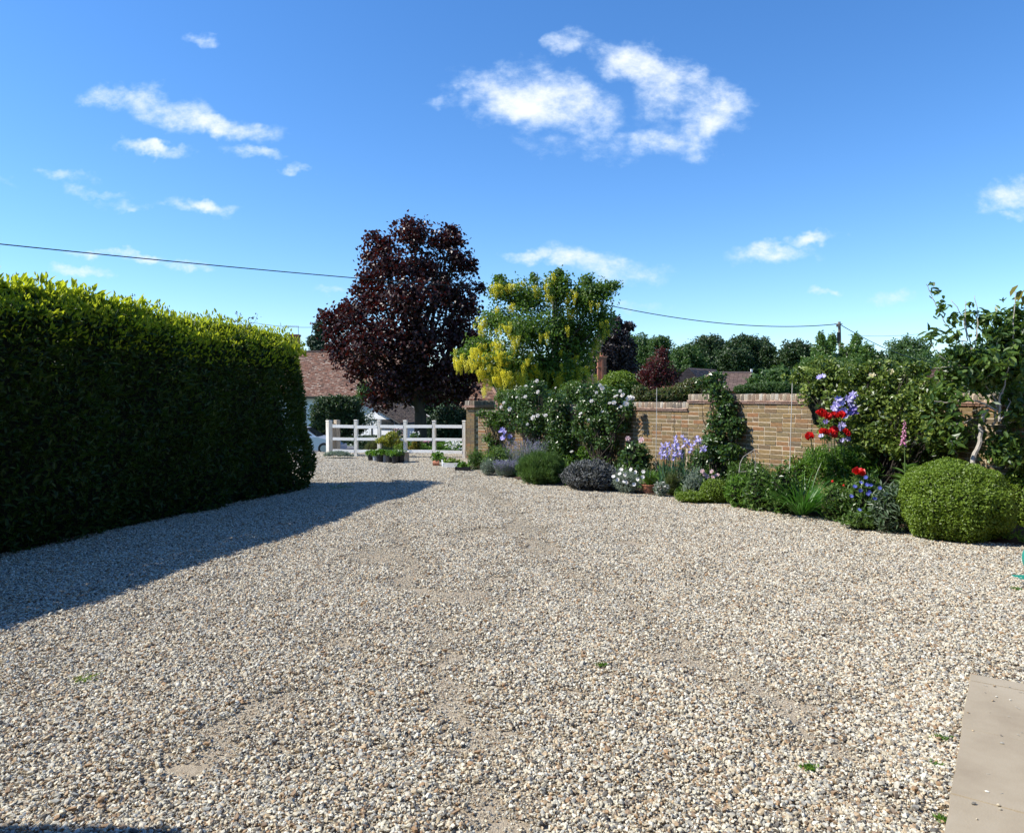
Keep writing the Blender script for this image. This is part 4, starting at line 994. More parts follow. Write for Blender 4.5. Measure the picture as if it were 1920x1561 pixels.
# red roof behind the fruit tree
b3 = thing('red_roof_house', 'house with a bright red tile roof glimpsed through the fruit tree', 'house', (*at(1755,743,30)[:2], -1.0))
eA = at(1690,722,30); eB = at(1800,722,30); rA = at(1700,693,32); rB = at(1795,693,32)
m = MB(); m.add([eA,eB,rB,rA,eA+[0,4,0],eB+[0,4,0]], [[0,1,2,3],[3,2,5,4],[1,5,2],[0,3,4]]); m.build('roof', M_tile, b3)
m = MB(); tiled_slope(m, eA, eB, rB, rA, .17,.11); o = m.build('roof_tiles', M_tile, b3); o['kind']='stuff'
MB().box(((eA[0]+eB[0])/2,32,(eA[2]-1.0)/2),(eB[0]-eA[0]-.3,3.4,eA[2]+1.0)).build('wall', M_redbrick, b3)
# the photographer's own house, unseen; porch shaped for shade, bulk added against sky light
hs_ = thing('own_house', 'unseen brick house behind the viewer whose porch shades the gravel at the lower left', 'house', (-4.5, 0.4, 0))
MB().box((1.0,-5.2,2.6),(19,7.0,5.2)).build('main_wall', M_redbrick, hs_)
m = MB(); m.add([(-8.8,-9,5.2),(10.8,-9,5.2),(10.8,-1.4,5.2),(-8.8,-1.4,5.2),(-6.5,-5.2,8.2),(8.5,-5.2,8.2)], [[0,1,5,4],[1,2,5],[2,3,4,5],[3,0,4],[3,2,1,0]]); m.build('main_roof', M_tiledark, hs_)
for wx_ in (-5.5,-1.5,2.5,6.5):
    for wz_ in (1.4,3.9):
        w = MB(); w.box((wx_,-1.68,wz_),(1.2,.08,1.2)); w.build('window', M_rail, hs_)
        w = MB(); w.box((wx_,-1.63,wz_),(1.0,.03,1.0)); w.build('pane', M_glass, hs_)
MB().box((-5.25,.28,1.0),(4.1,3.92,2.0)).build('wall', M_redbrick, hs_)
m = MB(); m.add([(-7.5,-1.6,2.0),(-3.1,-1.6,2.0),(-3.1,2.37,2.0),(-7.5,2.37,2.0),(-5.3,-1.4,2.9),(-5.3,1.1,2.9)], [[0,1,4],[1,2,5,4],[2,3,5],[3,0,4,5],[3,2,1,0]]); m.build('roof', M_tiledark, hs_)

# ------------------------------------------------------------------ telegraph poles and wires
pt = at(1573.5, 603, 45); pb = np.array([at(1581,743,45)[0], 45, -1.45])
pole = thing('telegraph_pole', 'slightly leaning wooden telegraph pole above the garden shrubs', 'pole', pb)
MB().tube([pb, pt], [.12,.085], 10).build('pole_shaft', M_wood, pole)
m = MB(); m.box(pt+[-.12,-.1,-.25],(.18,.1,.16)); m.tube([pt+[-.3,0,-.15], pt+[.2,0,-.15]], .03, 6); m.build('insulator', M_wood, pole)
m = MB(); q = at(1571,625,45); m.box((q[0]-.05,44.8,q[2]-.3),(.16,.12,.7)); m.build('junction_box', M_black, pole)
p2 = np.array([*at(1040,549,30)[:2], at(1040,549,30)[2]]); p2b = np.array([p2[0], 30, -1.4])
pole2 = thing('telegraph_pole', 'telegraph pole standing hidden behind the laburnum where the overhead wire changes direction', 'pole', p2b)
MB().tube([p2b, p2], [.14,.11], 8).build('pole_shaft', M_wood, pole2)
def wire(name, label, pts, r0, r1):
    pts = np.array(pts); t = thing(name, label, 'wire', pts[0]); d = np.linspace(0,1,len(pts))
    MB().tube(pts, r0+(r1-r0)*d, 5).build('cable', M_wire, t)
def span(a, b, sag, n=30):
    t = np.linspace(0,1,n)[:,None]; p = a*(1-t)+b*t; p[:,2] -= sag*4*(t*(1-t))[:,0]; return p
A1 = at(-260, 430, 17.0); wire('overhead_wire','thick overhead wire crossing the sky from the left edge to behind the copper maple', span(A1, p2, .12), .016, .016)
wire('overhead_wire','sagging overhead wire from behind the laburnum to the telegraph pole', span(p2, pt+[-.15,0,-.15], .62), .018, .026)
wire('overhead_wire','thin wire sloping down to the right from the telegraph pole', span(pt+[.1,0,-.2], at(1760,680,70), .5), .024, .03)
wire('overhead_wire','faint pair of distant wires at the horizon right of the telegraph pole', span(at(1590,628,90), at(1760,622,90), .3), .02,.02)
wire('overhead_wire','faint distant wire over the end of the hedge', span(at(470,604,70), at(600,613,70), .2), .02,.02)

# ------------------------------------------------------------------ car, dark picket fence, far shrubs on the road side
DCAR = 37.6
cx1 = at(643,743,DCAR)[0]; zg = -1.4
car = thing('parked_car', 'pale silver blue car parked on the road, mostly hidden behind the hedge and gate post', 'car', (cx1-2.1, DCAR, zg))
prof = [(0,.22),(0,.52),(-.10,.66),(-.95,.86),(-1.15,.93),(-1.75,1.36),(-2.1,1.43),(-3.0,1.42),(-3.55,1.20),(-4.0,1.0),(-4.15,.85),(-4.2,.5),(-4.15,.25)]
def extr(m, prof, y0, y1, x0, z0, inset=0.0, tone=.5):
    n = len(prof); v = [(x0+a, y0, z0+b) for a,b in prof]+[(x0+a, y1, z0+b) for a,b in prof]
    m.add(v, [list(range(n))[::-1]]+[list(range(n,2*n))], tone)
    m.add(v, np.array([[i,(i+1)%n,n+(i+1)%n,n+i] for i in range(n)]), tone)
m = MB(); low = [(0,.22),(.02,.50),(-.12,.68),(-.95,.86),(-1.15,.92),(-3.75,.96),(-4.1,.88),(-4.2,.5),(-4.15,.25)]
extr(m, low, DCAR-.86, DCAR+.86, cx1, zg); extr(m, [(-1.2,.9),(-1.85,1.36),(-2.2,1.43),(-3.0,1.42),(-3.7,.95)], DCAR-.70, DCAR+.70, cx1, zg); m.build('body', M_carp, car)
m = MB(); extr(m, [(-1.42,.97),(-1.88,1.30),(-2.35,1.34),(-2.35,.97)], DCAR-.715, DCAR-.70, cx1, zg); extr(m, [(-2.45,.97),(-2.45,1.34),(-3.0,1.33),(-3.4,.99)], DCAR-.715, DCAR-.70, cx1, zg)
m.add([(cx1-1.17,DCAR-.62,zg+.94),(cx1-1.17,DCAR+.62,zg+.94),(cx1-1.80,DCAR+.58,zg+1.37),(cx1-1.80,DCAR-.58,zg+1.37)], [[0,1,2,3]]); m.build('windows', M_glass, car)
for q in (-.78,-3.35):
    w = MB(); prof_ = [(.31,-.1),(.31,.1)]
    for sgn in (-1,1):
        m = MB(); th = np.linspace(0,2*math.pi,17)[:-1]; y = DCAR+sgn*.80
        m.tube([(cx1+q,y-.10,zg+.31),(cx1+q,y+.10,zg+.31)], .31, 18); wh = m.build('wheel', M_rubber, car)
        m = MB(); m.tube([(cx1+q,y-.115,zg+.31),(cx1+q,y+.115,zg+.31)], .19, 14); m.build('rim', M_alloy, car)
m = MB(); m.box((cx1-.12,DCAR-.68,zg+.60),(.22,.26,.12)); m.box((cx1-.12,DCAR+.68,zg+.60),(.22,.26,.12)); m.build('headlight', M_glass, car)
pf = thing('slatted_fence', 'dark stained low picket fence across the road', 'fence', (*at(670,743,45)[:2], -1.4))
x0, x1 = at(628,0,45)[0], at(712,0,45)[0]; zt = at(0,804,45)[2]; m = MB()
for x in np.arange(x0, x1, .14): m.box((x,45,(zt-1.4)/2+.0),(.085,.03,zt+1.4), tone=.5)
o = m.build('pickets', M_post if False else M_black, pf); o['kind']='stuff'
m = MB(); m.box(((x0+x1)/2,45.03,zt-.15),(x1-x0,.04,.09)); m.box(((x0+x1)/2,45.03,zt-.7),(x1-x0,.04,.09)); m.build('fence_rails', M_black, pf)

def shrub(name, label, cat, lobes, depth, L, Wd, cover, mat, base_z=None, group=None, core=True, stems=3, flowers=None, upper=False, shell=.4, rd=1.0, follow=False, **k):
    if follow: lobes = [(*l[:4], wdepth_at_px(l[0])[0]-follow-depth+(l[4] if len(l)>4 else 0)) for l in lobes]
    cx = np.mean([l[0] for l in lobes]); bd_ = depth + (np.mean([l[4] for l in lobes]) if follow else 0); b = at(cx, 743, bd_); b[2] = (float(hgt(b[0], depth)) if base_z is None else base_z)
    t = thing(name, label, cat, b, group); mb = MB(); st = MB()
    for lb in lobes:
        px, py, rx, ry = lb[:4]; dd = lb[4] if len(lb) > 4 else 0
        c = at(px, py, depth+dd); s = (depth+dd)/F; r = np.array((rx*s, (rx+ry)/2*s*rd, ry*s))
        lobe_cover(mb, c, r, cover, L, Wd, shell=shell, upper=upper, **k)
        if core: core_blob('branches', c if not upper else c-[0,0,0], r, t, .62)  # added dark core, shade within the shrub
        for _ in range(stems):
            limb(st, b+[rng.normal(0,.08),rng.normal(0,.05),0], c+rng.uniform(-.5,.5,3)*r, .012, .004, .08, 6, 4)
    mb.build('foliage', mat, t)
    if stems: st.build('stems', M_bark if follow else M_stem, t)
    return t
shrub('laurel_bush','big dark green bush with a few reddish shoots in front of the white cottage','bush',[(640,762,40,22),(615,775,36,34),(655,785,30,24),(610,800,30,30),(645,800,44,22)],40.3,.16,.09,2.2,G_tree,group=None,stems=2,rd=.5)
shrub('climbing_plant','pale silver variegated climber against the white outbuilding wall','climber',[(688,778,14,14),(697,793,14,10),(680,790,12,12)],42.6,.14,.06,.45,G_silver,core=False,stems=2)
shrub('green_climber','fresh green climber on the corner of the cottage below the copper leaves','climber',[(683,735,14,22),(690,757,22,12),(672,752,14,12)],46,.16,.1,1.6,G_tree2,stems=1)
shrub('dark_bush','very dark evergreen bush between the copper maple trunk and brick pier','bush',[(845,790,32,34),(870,800,20,34),(820,800,26,26),(805,818,34,10),(700,825,60,9),(850,830,50,16)],33,.14,.08,2.2,G_con,stems=2)
shrub('evergreen_bank','dark evergreen bank under the copper maple across the road','bush',[(700,836,34,7),(760,836,40,8)],36,.14,.08,2.0,G_con,stems=1)
shrub('grass_verge_plants','low green garden plants beyond the white fence','plants',[(790,846,50,9),(850,846,40,9),(770,838,30,8),(845,835,30,8)],23.5,.10,.03,1.8,G_bright,base_z=-.5,stems=1)
shrub('golden_shrub','orange gold shrub seen through the fence right of the fourth post','shrub',[(781,833,9,12),(775,842,10,8)],23,.07,.03,1.6,leaf_mat('golden_leaf',[(.22,.13,.02),(.32,.20,.03),(.18,.14,.02)],.3),base_z=-.5,stems=2)
def flower_cluster(name, label, pts, dp, mat, fs, cat='flowers', leafm=G_green, base_z=None, spr=(8,6), nfl=24, group=None):
    px, py = pts; b = at(px, py, dp); g = b.copy(); g[2] = float(hgt(b[0],b[1])) if base_z is None else base_z
    t = thing(name, label, cat, g, group); s = dp/F
    lf = MB(); lobe_cover(lf, b-[0,0,spr[1]*s*.6], (spr[0]*s*1.05, spr[0]*s*.8, spr[1]*s*1.1), 1.3, fs*1.6, fs*.6); lf.build('foliage', leafm, t)
    fl = MB(); c = b + rng.uniform(-1,1,(nfl,3))*np.array([spr[0]*s, spr[0]*s*.6, spr[1]*s]) + np.array([0,-.03,spr[1]*s*.15])
    bloom_many(fl, c, fs); fl.build('blossoms', mat, t)
    st = MB()
    for q in c[::3]: st.tube([np.array([q[0],q[1],g[2]]), q], .003, 3)
    st.build('stems', M_stem, t); return t
def bloom_many(m, C_, size, petals=5, cup=.5, tone=None):
    C_ = np.asarray(C_); n = len(C_); ax = norm(rng.standard_normal((n,3))*.4 + np.array([-.35,-.55,.6]))
    ref = norm(np.cross(ax, rand_dirs(n))); r2 = np.cross(ax, ref)
    for k in range(petals):
        a = 2*math.pi*k/petals; d = ref*math.cos(a)+r2*math.sin(a)
        D = norm(d + ax*cup); m.leaves(C_, D, ax, size*.55*rng.uniform(.85,1.15,n), size*.5, tone=None if tone is None else tone, fold=-.1, droop=-.1)
flower_cluster('white_flowers','drift of white flowers beyond the fence beside the brick pier',(851,838),22.5,P_white,.09,spr=(18,10),nfl=60,base_z=-.4,leafm=G_bright)
flower_cluster('pink_flowers','clump of pink flowers beyond the fence left of the fifth post',(796,829),24,P_pink,.09,spr=(12,5),nfl=36,base_z=-.5)
flower_cluster('pale_pink_blossom','pale pink flowering shrub rising behind the potted plants',(746,812),22,leaf_mat('dusky_pink_petal',[(.42,.26,.28),(.5,.36,.36),(.3,.2,.2)],.3),.09,spr=(12,9),nfl=60,base_z=-.3)
flower_cluster('white_flowers','small cluster of bluish white flowers behind the top rail right of the third post',(778,814),23,P_white,.07,spr=(9,5),nfl=14,base_z=-.4)
shrub('russet_grass','brownish feathery grass clump behind the left of the potted plants','grass',[(702,838,16,11),(694,846,12,8)],20.2,.12,.008,3.5,leaf_mat('russet_blade',[(.16,.13,.07),(.2,.17,.1),(.11,.13,.05)],.2),base_z=0,stems=0,core=False,up=.8)
shrub('green_shrub','feathery green shrub behind the right of the potted plants','shrub',[(752,838,14,14),(760,828,8,8)],20.0,.06,.02,1.6,G_lime,base_z=0,stems=2,core=False)
shrub('weed_patch','low straggly weeds round the foot of the gate post','weeds',[(632,851,24,6),(648,854,16,3),(615,854,8,4)],18.3,.05,.02,1.6,G_silver,base_z=0,stems=0,core=False,upper=True)

# ------------------------------------------------------------------ pots by the fence
def pot_plant(px, py, r_px, h_px, label, potm, leafm, name='plant_pot', cat='plant pot', group=None, lr=1.35, lh=.9, L=.09, Wd=.055, n=110, leafname='leaves', kindf='leaf'):
    g = ground(px, py); s = g[1]/F; r = r_px*s; h = h_px*s
    t = thing(name, label, cat, g, group)
    m = MB(); m.lathe([(0,.004),(r*.74,.004),(r*.78,.02),(r*.96,h*.90),(r*1.06,h*.905),(r*1.06,h),(r*.95,h),(r*.90,h*.86)], g, 18); m.build('pot', potm, t, smoothf=False)
    m = MB(); m.lathe([(0,h*.88),(r*.93,h*.88)], g, 14); m.build('compost', M_soil, t)
    l = MB()
    if kindf == 'leaf':
        lobe_leaves(l, g+[0,0,h+r*lh*.5], (r*lr, r*lr, r*lh), n, L, Wd, shell=.8, up=.3, flat=.8)
        for _ in range(9): a = rng.random()*6.28; l.tube([g+[0,0,h*.85], g+[r*math.cos(a)*lr*.8, r*math.sin(a)*lr*.8, h+r*lh*.6]], .003, 3)
    else:
        a = rng.random(n)*6.28; l.blades(g+np.stack([np.cos(a)*r*.3,np.sin(a)*r*.3,np.full(n,h*.85)],1), np.stack([np.cos(a)*.35,np.sin(a)*.35,np.ones(n)],1), L*rng.uniform(.6,1.2,n), Wd, .4)
    l.build(leafname, leafm, t); return t
PG = 'nursery pots of leafy plants beside the fence'
pot_plant(695,864,6,13,'small black nursery pot with leafy plant, leftmost of the row by the fence',M_plastic,G_bright,group=PG,n=130)
pot_plant(704,865,5.5,13,'slim grey nursery pot with leafy plant, second from the left of the row',M_greypl,G_bright,group=PG,n=120)
pot_plant(713,867,8,15,'black nursery pot with leafy plant just left of the tall grey pot',M_plastic,G_bright,group=PG,n=170)
pot_plant(721.5,867,5,16,'tall pale grey pot with leafy plant in the middle of the row',M_greypl,G_bright,group=PG,n=120)
pot_plant(731,868,6.5,15,'black nursery pot with leafy plant just right of the tall grey pot',M_plastic,G_bright,group=PG,n=140)
pot_plant(741,869,7,15,'black nursery pot with leafy plant, second from the right of the row',M_plastic,G_bright,group=PG,n=150)
pot_plant(751,868,8,15,'wide black nursery pot with silvery leaves at the right end of the row',M_plastic,leaf_mat('dahlia_leaf',[(.06,.13,.03),(.12,.2,.07),(.2,.27,.14)],.3),group=PG,n=170)
g = ground(762,867); bx = thing('wooden_crate','upright weathered wooden crate at the right end of the potted plants','crate',g)
MB().box(g+[0,0,.12],(.12,.30,.28),.2).build('crate_side', M_post, bx); MB().box(g+[0,0,.265],(.13,.31,.02),.2).build('crate_top', M_postlit, bx)  # top uses the sunlit copy of the timber
# taller golden plant behind the pots
t = shrub('golden_plant','tall yellow green leafy plant rising behind the row of black pots','plant',[(724,824,14,7),(735,816,12,8),(742,825,12,8),(712,826,9,5),(729,832,10,6)],18.6,.07,.035,1.3,leaf_mat('golden_green_leaf',[(.16,.22,.02),(.26,.28,.03),(.34,.30,.04),(.12,.2,.03)],.4,.5,(.5,.5,.04)),base_z=0,core=False,stems=3)
# small things near the pier
g = ground(820,874); tp = thing('terracotta_pot','small terracotta pot lying on its side with a green plant by the white bucket','flower pot',g)
m = MB(); m.tube([g+[-.10,0,.07], g+[.04,0,.085]], [.055,.085], 14); m.build('pot', M_terra, tp)
l = MB(); lobe_leaves(l, g+[.0,.05,.22], (.14,.12,.13), 160, .085, .055, shell=.8, flat=.8, fine=True); l.build('leaves', G_bright, tp)
pot_plant(832,876,4.5,15,'white plastic bucket with a drooping green plant between the terracotta pot and the crate',M_whitepl,G_bright,name='bucket',cat='bucket',n=60,L=.08,Wd=.05)
g = ground(847,877); bx = thing('planting_crate','long white wooden crate planted with lettuce green seedlings','crate',g)
for (dx,dy,sx,sy) in ((0,-.13,.36,.02),(0,.13,.36,.02),(-.17,0,.02,.24),(.17,0,.02,.24)): MB().box(g+[dx,dy,.065],(sx,sy,.12),-.12).build('side_board', M_rail, bx)
MB().box(g+[0,0,.05],(.33,.24,.07),-.12).build('compost', M_soil, bx)
l = MB(); lobe_leaves(l, g+[0,.02,.15],(.22,.12,.06),170,.07,.05,shell=.9,flat=.9); l.build('leaves', G_lime, bx)
g = ground(868,883); bx = thing('seed_tray','black plastic seed tray of bright green seedlings at the edge of the flower bed','tray',g)
for (dx,dy,sx,sy) in ((0,-.11,.30,.012),(0,.11,.30,.012),(-.145,0,.012,.22),(.145,0,.012,.22)): MB().box(g+[dx,dy,.05],(sx,sy,.10),-.1).build('tray_side', M_plastic, bx)
MB().box(g+[0,0,.035],(.28,.21,.06),-.1).build('compost', M_soil, bx)
l = MB(); lobe_leaves(l, g+[0,0,.13],(.16,.12,.06),150,.07,.05,shell=.9,flat=.9); l.build('leaves', G_bright, bx)

# ------------------------------------------------------------------ plants in the bed
def bedz(x, y): return .07
def dome(name, label, cat, px, py, w, toppy, mat, L, Wd, cover=2.0, rdepth=None, core=.78, flowers=None, shell=.42, group=None, upk=.2, fine=False, lump=.17, out=.7, flat=.35, corem=None):
    """mound on the ground: px, py = foot centre seen in the photo, w = width in px, toppy = its top"""
    g = ground(px, py, .05); s = g[1]/F; r = w*s/2; rd = rdepth or r*.85
    cen = np.array([g[0], g[1]+rd*.8, .05]); h = at(px, toppy, cen[1])[2]-.05
    t = thing(name, label, cat, (cen[0],cen[1],.05), group); m = MB()
    lobe_cover(m, cen+[0,0,h*.42], (r, rd, h*.58), cover, L, Wd, shell=shell, up=upk, fine=fine, lump=lump, out=out, flat=flat)
    if lump == .17 and L > .032:
        ns = 34; dd_ = rand_dirs(ns); dd_[:,2] = abs(dd_[:,2])*.9+.15; dd_[:,1] = -abs(dd_[:,1])*.8; dd_ = norm(dd_)
        b0 = cen+[0,0,h*.42]+dd_*np.array([r,rd,h*.58])*.7; gd = norm(dd_*.6+np.array([0,0,.8])+rng.normal(0,.25,(ns,3))); ln = rng.uniform(.25,.62,ns)*min(h,.6)
        for i_ in range(ns):
            k_ = 9; tt = np.linspace(.15,1,k_); P_s = b0[i_]+gd[i_]*(ln[i_]*tt)[:,None]
            m.leaves(P_s, rand_dirs(k_)*.9+gd[i_]*.5, rand_dirs(k_)*.5+np.array([0,-.2,.7]), L*rng.uniform(.6,1.0,k_), Wd*.9)
        m.blades(b0, gd, ln*.95, .006, .12, 3)
    m.build('foliage', mat, t)
    if core: core_blob('branches', cen+[0,0,h*.42], (r,rd,h*.55), t, min(core,.8)*.93, corem)  # added dark core, shade within the mound
    return t, cen, r, rd, h
def put_blooms(t, cen, r, rd, h, n, size, mat, nm='flower', shared=None, front=True, zlo=.3, lift=1.02):
    for i in range(n):
        d = rand_dirs(1)[0]; d[1] = -abs(d[1]); d[2] = abs(d[2]) if rng.random() < 1-zlo else d[2]*.5
        d = norm(d); q = cen+[0,0,h*.42]+d*np.array([r,rd,h*.58])*lift
        o = put(shared[rng.integers(len(shared))], nm, t, q, (rng.uniform(-.5,.5),rng.uniform(-.5,.5),rng.random()*6), [size*rng.uniform(.8,1.2)]*3)
def bloom_mesh(name, mat, layers=((5,.5,.5),), size=1.0, w=.55):
    m = MB(); k0 = 0
    for (n, cup, sc) in layers:
        a = np.arange(n)*2*math.pi/n + k0; k0 += .6; d = np.stack([np.cos(a), np.sin(a), np.zeros(n)],1)
        D = norm(d + np.array([0,-0.0,cup])); m.leaves(np.zeros((n,3)), D, np.tile([0,0,1.],(n,1)), sc, w*sc*1.25, tone=rng.random(n), fold=-.12, droop=-.15, fine=True)
    return tmpmesh(m, name, mat)
BL_rose = [bloom_mesh('rose_bloom', P_white, ((6,.25,.5),(6,.7,.42),(5,1.4,.34),(4,3,.26)), w=.7) for _ in range(3)]
BL_daisy = [bloom_mesh('white_flower', P_white, ((7,.15,.5),), w=.55) for _ in range(2)]
BL_poppy = [bloom_mesh('poppy_flower', P_red, ((4,1.0,.55),(4,1.5,.50)), w=1.15) for _ in range(3)]
BL_clem = [bloom_mesh('clematis_flower', P_lilac, ((7,.15,.5),), w=.5) for _ in range(3)]
BL_clemp = [bloom_mesh('clematis_flower', P_purple, ((7,.15,.5),), w=.5) for _ in range(2)]
BL_blue = [bloom_mesh('blue_flower', P_blue, ((9,.35,.5),), w=.28) for _ in range(2)]
BL_pink = [bloom_mesh('pink_flower', P_pink, ((6,.5,.5),(5,1,.4)), w=.6) for _ in range(2)]
BL_or = [bloom_mesh('orange_flower', P_orange, ((8,.3,.5),), w=.4)]
BL_cream = [bloom_mesh('cream_flower', leaf_mat('cream_petal',[(.75,.68,.42),(.8,.74,.5)],.3,.6,(.8,.7,.4)), ((6,.3,.5),(5,.9,.4)), w=.65)]
BL_blush = [bloom_mesh('blush_flower', leaf_mat('blush_petal',[(.72,.52,.52),(.8,.66,.64)],.3,.6,(.8,.6,.6)), ((6,.3,.5),(5,.9,.4)), w=.65)]
def facing(px=0): return (R(58)+rng.normal(0,.25), rng.normal(0,.25), R(-22)+rng.normal(0,.3))
def bloom_at(t, px, py, dp, size, shared, nm, label=None):
    q = at(px, py, dp); return put(shared[rng.integers(len(shared))], nm, t, q, facing(), [size]*3)

def wall_dp(px, front=.35): return wdepth_at_px(px)[0] - front
# roses against the wall
rA_ = shrub('white_rose','large white climbing rose on the left stretch of the wall','rose bush',
 [(1000,740,34,26),(1045,765,26,34),(965,770,34,26),(1005,790,44,30,-.1),(1050,810,28,44),(970,800,20,12),(1035,850,22,26,-.1),(960,745,14,10),(1010,722,14,9),(1060,838,20,30)],15.5,.065,.042,1.25,G_rose,follow=.45,base_z=.07,rd=.6,shell=.6,core=False,stems=5,lump=.25)
for (x,y,s) in [(1007,714,.12),(986,724,.10),(1009,735,.13),(985,744,.12),(956,767,.14),(940,763,.11),(1000,783,.17),(1008,779,.13),(1023,779,.13),(989,795,.09),(969,745,.08),(945,755,.10),(1072,847,.11),(1042,727,.07)]:
    bloom_at(rA_, x, y, 14.9, s*.80, BL_rose, 'rose_bloom')
rB_ = shrub('white_rose','white rose bush with the biggest cluster of blooms, on the middle stretch of wall','rose bush',
 [(1110,735,30,18),(1150,745,34,20),(1120,765,38,26),(1160,775,30,22),(1095,770,22,24),(1180,765,12,16),(1130,790,34,16),(1110,815,32,18),(1085,800,16,24),(1160,800,26,14),(1140,830,26,16)],13.6,.065,.042,1.3,G_rose,follow=.45,base_z=.07,rd=.55,shell=.6,core=False,stems=5,lump=.25)
for (x,y,s) in [(1129,728,.13),(1125,722,.10),(1118,736,.09),(1109,752,.11),(1155,744,.16),(1168,741,.14),(1180,747,.19),(1186,747,.14),(1151,755,.13),(1174,757,.17),(1164,763,.11),(1089,776,.11),(1143,756,.09),(1104,787,.08),(1130,772,.08),(1163,733,.09)]:
    bloom_at(rB_, x, y, 13.05, s*.80, BL_rose, 'rose_bloom')
rC_ = shrub('climbing_rose','dense climbing rose growing up over the step in the wall','rose bush',
 [(1330,716,28,14),(1348,735,26,18),(1362,765,26,26),(1350,795,28,28,-.1),(1378,800,22,24),(1345,840,34,26,-.2),(1330,822,14,22,-.1),(1370,850,26,20,-.2),(1345,705,18,8)],12.1,.07,.05,1.3,G_rose,follow=.35,base_z=.07,rd=.6,shell=.6,core=False,stems=6,lump=.22)
clp = shrub('wall_climber','small leafy climber hanging over the wall top beside the brick pier','climber',
 [(905,775,16,9),(930,778,20,10),(920,792,18,12),(938,795,16,14),(918,822,16,12),(925,832,12,12)],16.4,.06,.04,1.1,G_green,follow=.35,base_z=.07,rd=.5,core=False,stems=3,shell=.8)
for (x,y,s) in [(942,806,.14),(947,812,.14),(943,821,.15),(956,818,.12),(939,809,.12)]: bloom_at(clp, x, y, 15.9, s*1.1, BL_clem, 'clematis_flower')
# haze of lilac catmint against the wall
def spikes(name, label, cat, px, py, w, toppy, n, mat, flm, L=.3, Wd=.008, spr=.35, fl=.3, group=None, fw=.016, rdepth=None):
    g = ground(px, py, .05); s = g[1]/F; r = w*s/2; rd = rdepth or r*.6; cen = np.array([g[0], g[1]+rd, .05]); h = at(px, toppy, cen[1])[2]-.05
    t = thing(name, label, cat, cen, group); a = rng.random(n)*6.28; rr = np.sqrt(rng.random(n))
    P = cen+np.stack([np.cos(a)*rr*r*.75, np.sin(a)*rr*rd*.75, np.zeros(n)],1); D = norm(np.stack([np.cos(a)*rr*spr, np.sin(a)*rr*spr, np.ones(n)],1)); hh = h*rng.uniform(.65,1.05,n)
    m = MB(); m.blades(P, D, hh, Wd, .12, 3); k = n*5
    i = rng.integers(0,n,k); m.leaves(P[i]+D[i]*(hh[i]*rng.random(k)*.75)[:,None], norm(rand_dirs(k)+D[i]*.8), rand_dirs(k), L*.12+.02, .012); m.build('foliage', mat, t)
    if flm:
        f = MB(); k = n*9; i = rng.integers(0,n,k); f.leaves(P[i]+D[i]*(hh[i]*(1-fl*rng.random(k)))[:,None]+rng.normal(0,.006,(k,3)), norm(rand_dirs(k)+D[i]*.4), rand_dirs(k), fw, fw*.8); f.build('blossoms', flm, t)
    return t
spikes('catmint','hazy lilac catmint spikes against the left wall below the white rose','catmint',985,884,78,822,230,G_silver,P_haze,fl=.7,fw=.026,rdepth=.4)
spikes('lavender','grey blue lavender spikes leaning over the gravel left of the green mound','lavender',950,892,50,862,300,G_silver,P_haze,fl=.5,fw=.02)
dome('santolina','pale silver grey cushion plant at the far left corner of the bed','plant',918,888,36,864,G_silver,.035,.008,1.6,core=.6)
dome('lady_fern','tufty green foliage at the foot of the brick pier','plant',893,878,34,848,G_green,.06,.015,1.2,core=.5)
dome('lavender_mound','dense bright green needle leaved mound at the bed edge','plant',1018,906,92,848,G_lav,.085,.009,2.6,rdepth=.5,upk=1.3,core=.75,corem=M_core)
dome('peony','fresh green leafy perennial between the two white roses','plant',1125,884,84,820,G_bright,.07,.03,1.5,upk=.6,lump=.2,core=.7)
dome('purple_sage','low grey purple sage mound spilling onto the gravel','sage',1112,918,112,863,G_sage,.062,.022,1.7,rdepth=.5,upk=.5,core=.82,lump=.12,fine=True)
t, c, r, rd, h = dome('hydrangea','dark green shrub behind the sage with pale young leaves','shrub',1196,900,66,826,G_rose,.075,.045,1.3,lump=.2)
bloom_at(t, 1177, 822, 12.4, .11, BL_blush, 'blush_flower'); bloom_at(t, 1203, 825, 12.4, .13, BL_blush, 'blush_flower')
t, c, r, rd, h = dome('dianthus','low mat of white flowers at the edge of the sage','flowers',1178,921,56,884,G_silver,.04,.012,.8,core=.5)
for (x,y) in [(1165,880),(1172,890),(1158,899),(1170,903),(1175,904),(1189,908),(1192,885),(1206,884),(1205,894),(1150,893),(1196,898),(1183,880),(1162,888)]: bloom_at(t, x, y, 11.35, .075, BL_daisy, 'white_flower')
pot_plant(1217,925,14.5,18,'terracotta bowl pot with a tuft of grass at the edge of the gravel',M_terra,G_bright,name='terracotta_pot',cat='flower pot',n=160,L=.26,Wd=.010,kindf='blade')
t, c, r, rd, h = dome('white_bedding','small white flowering plant just right of the terracotta bowl','flowers',1242,928,30,902,G_silver,.03,.015,1.0,core=.6)
put_blooms(t,c,r,rd,h,30,.034,P_white,'white_flower',BL_daisy)
dome('back_foliage','dark green leafy plant under the left white rose','plant',1040,880,80,822,G_rose,.06,.035,1.5,lump=.25,core=.75)
dome('back_foliage','leafy green growth between the brick pier and the catmint','plant',935,882,60,838,G_rosegr,.06,.03,1.2,lump=.25,core=.6)
dome('back_foliage','mid green bushy growth at the wall foot behind the peony','plant',1150,874,70,806,G_green,.06,.035,1.5,lump=.25,core=.75)
dome('back_foliage','dark leafy growth between the irises and the climbing rose','plant',1325,908,60,836,G_rose,.06,.035,1.4,lump=.25,core=.7)
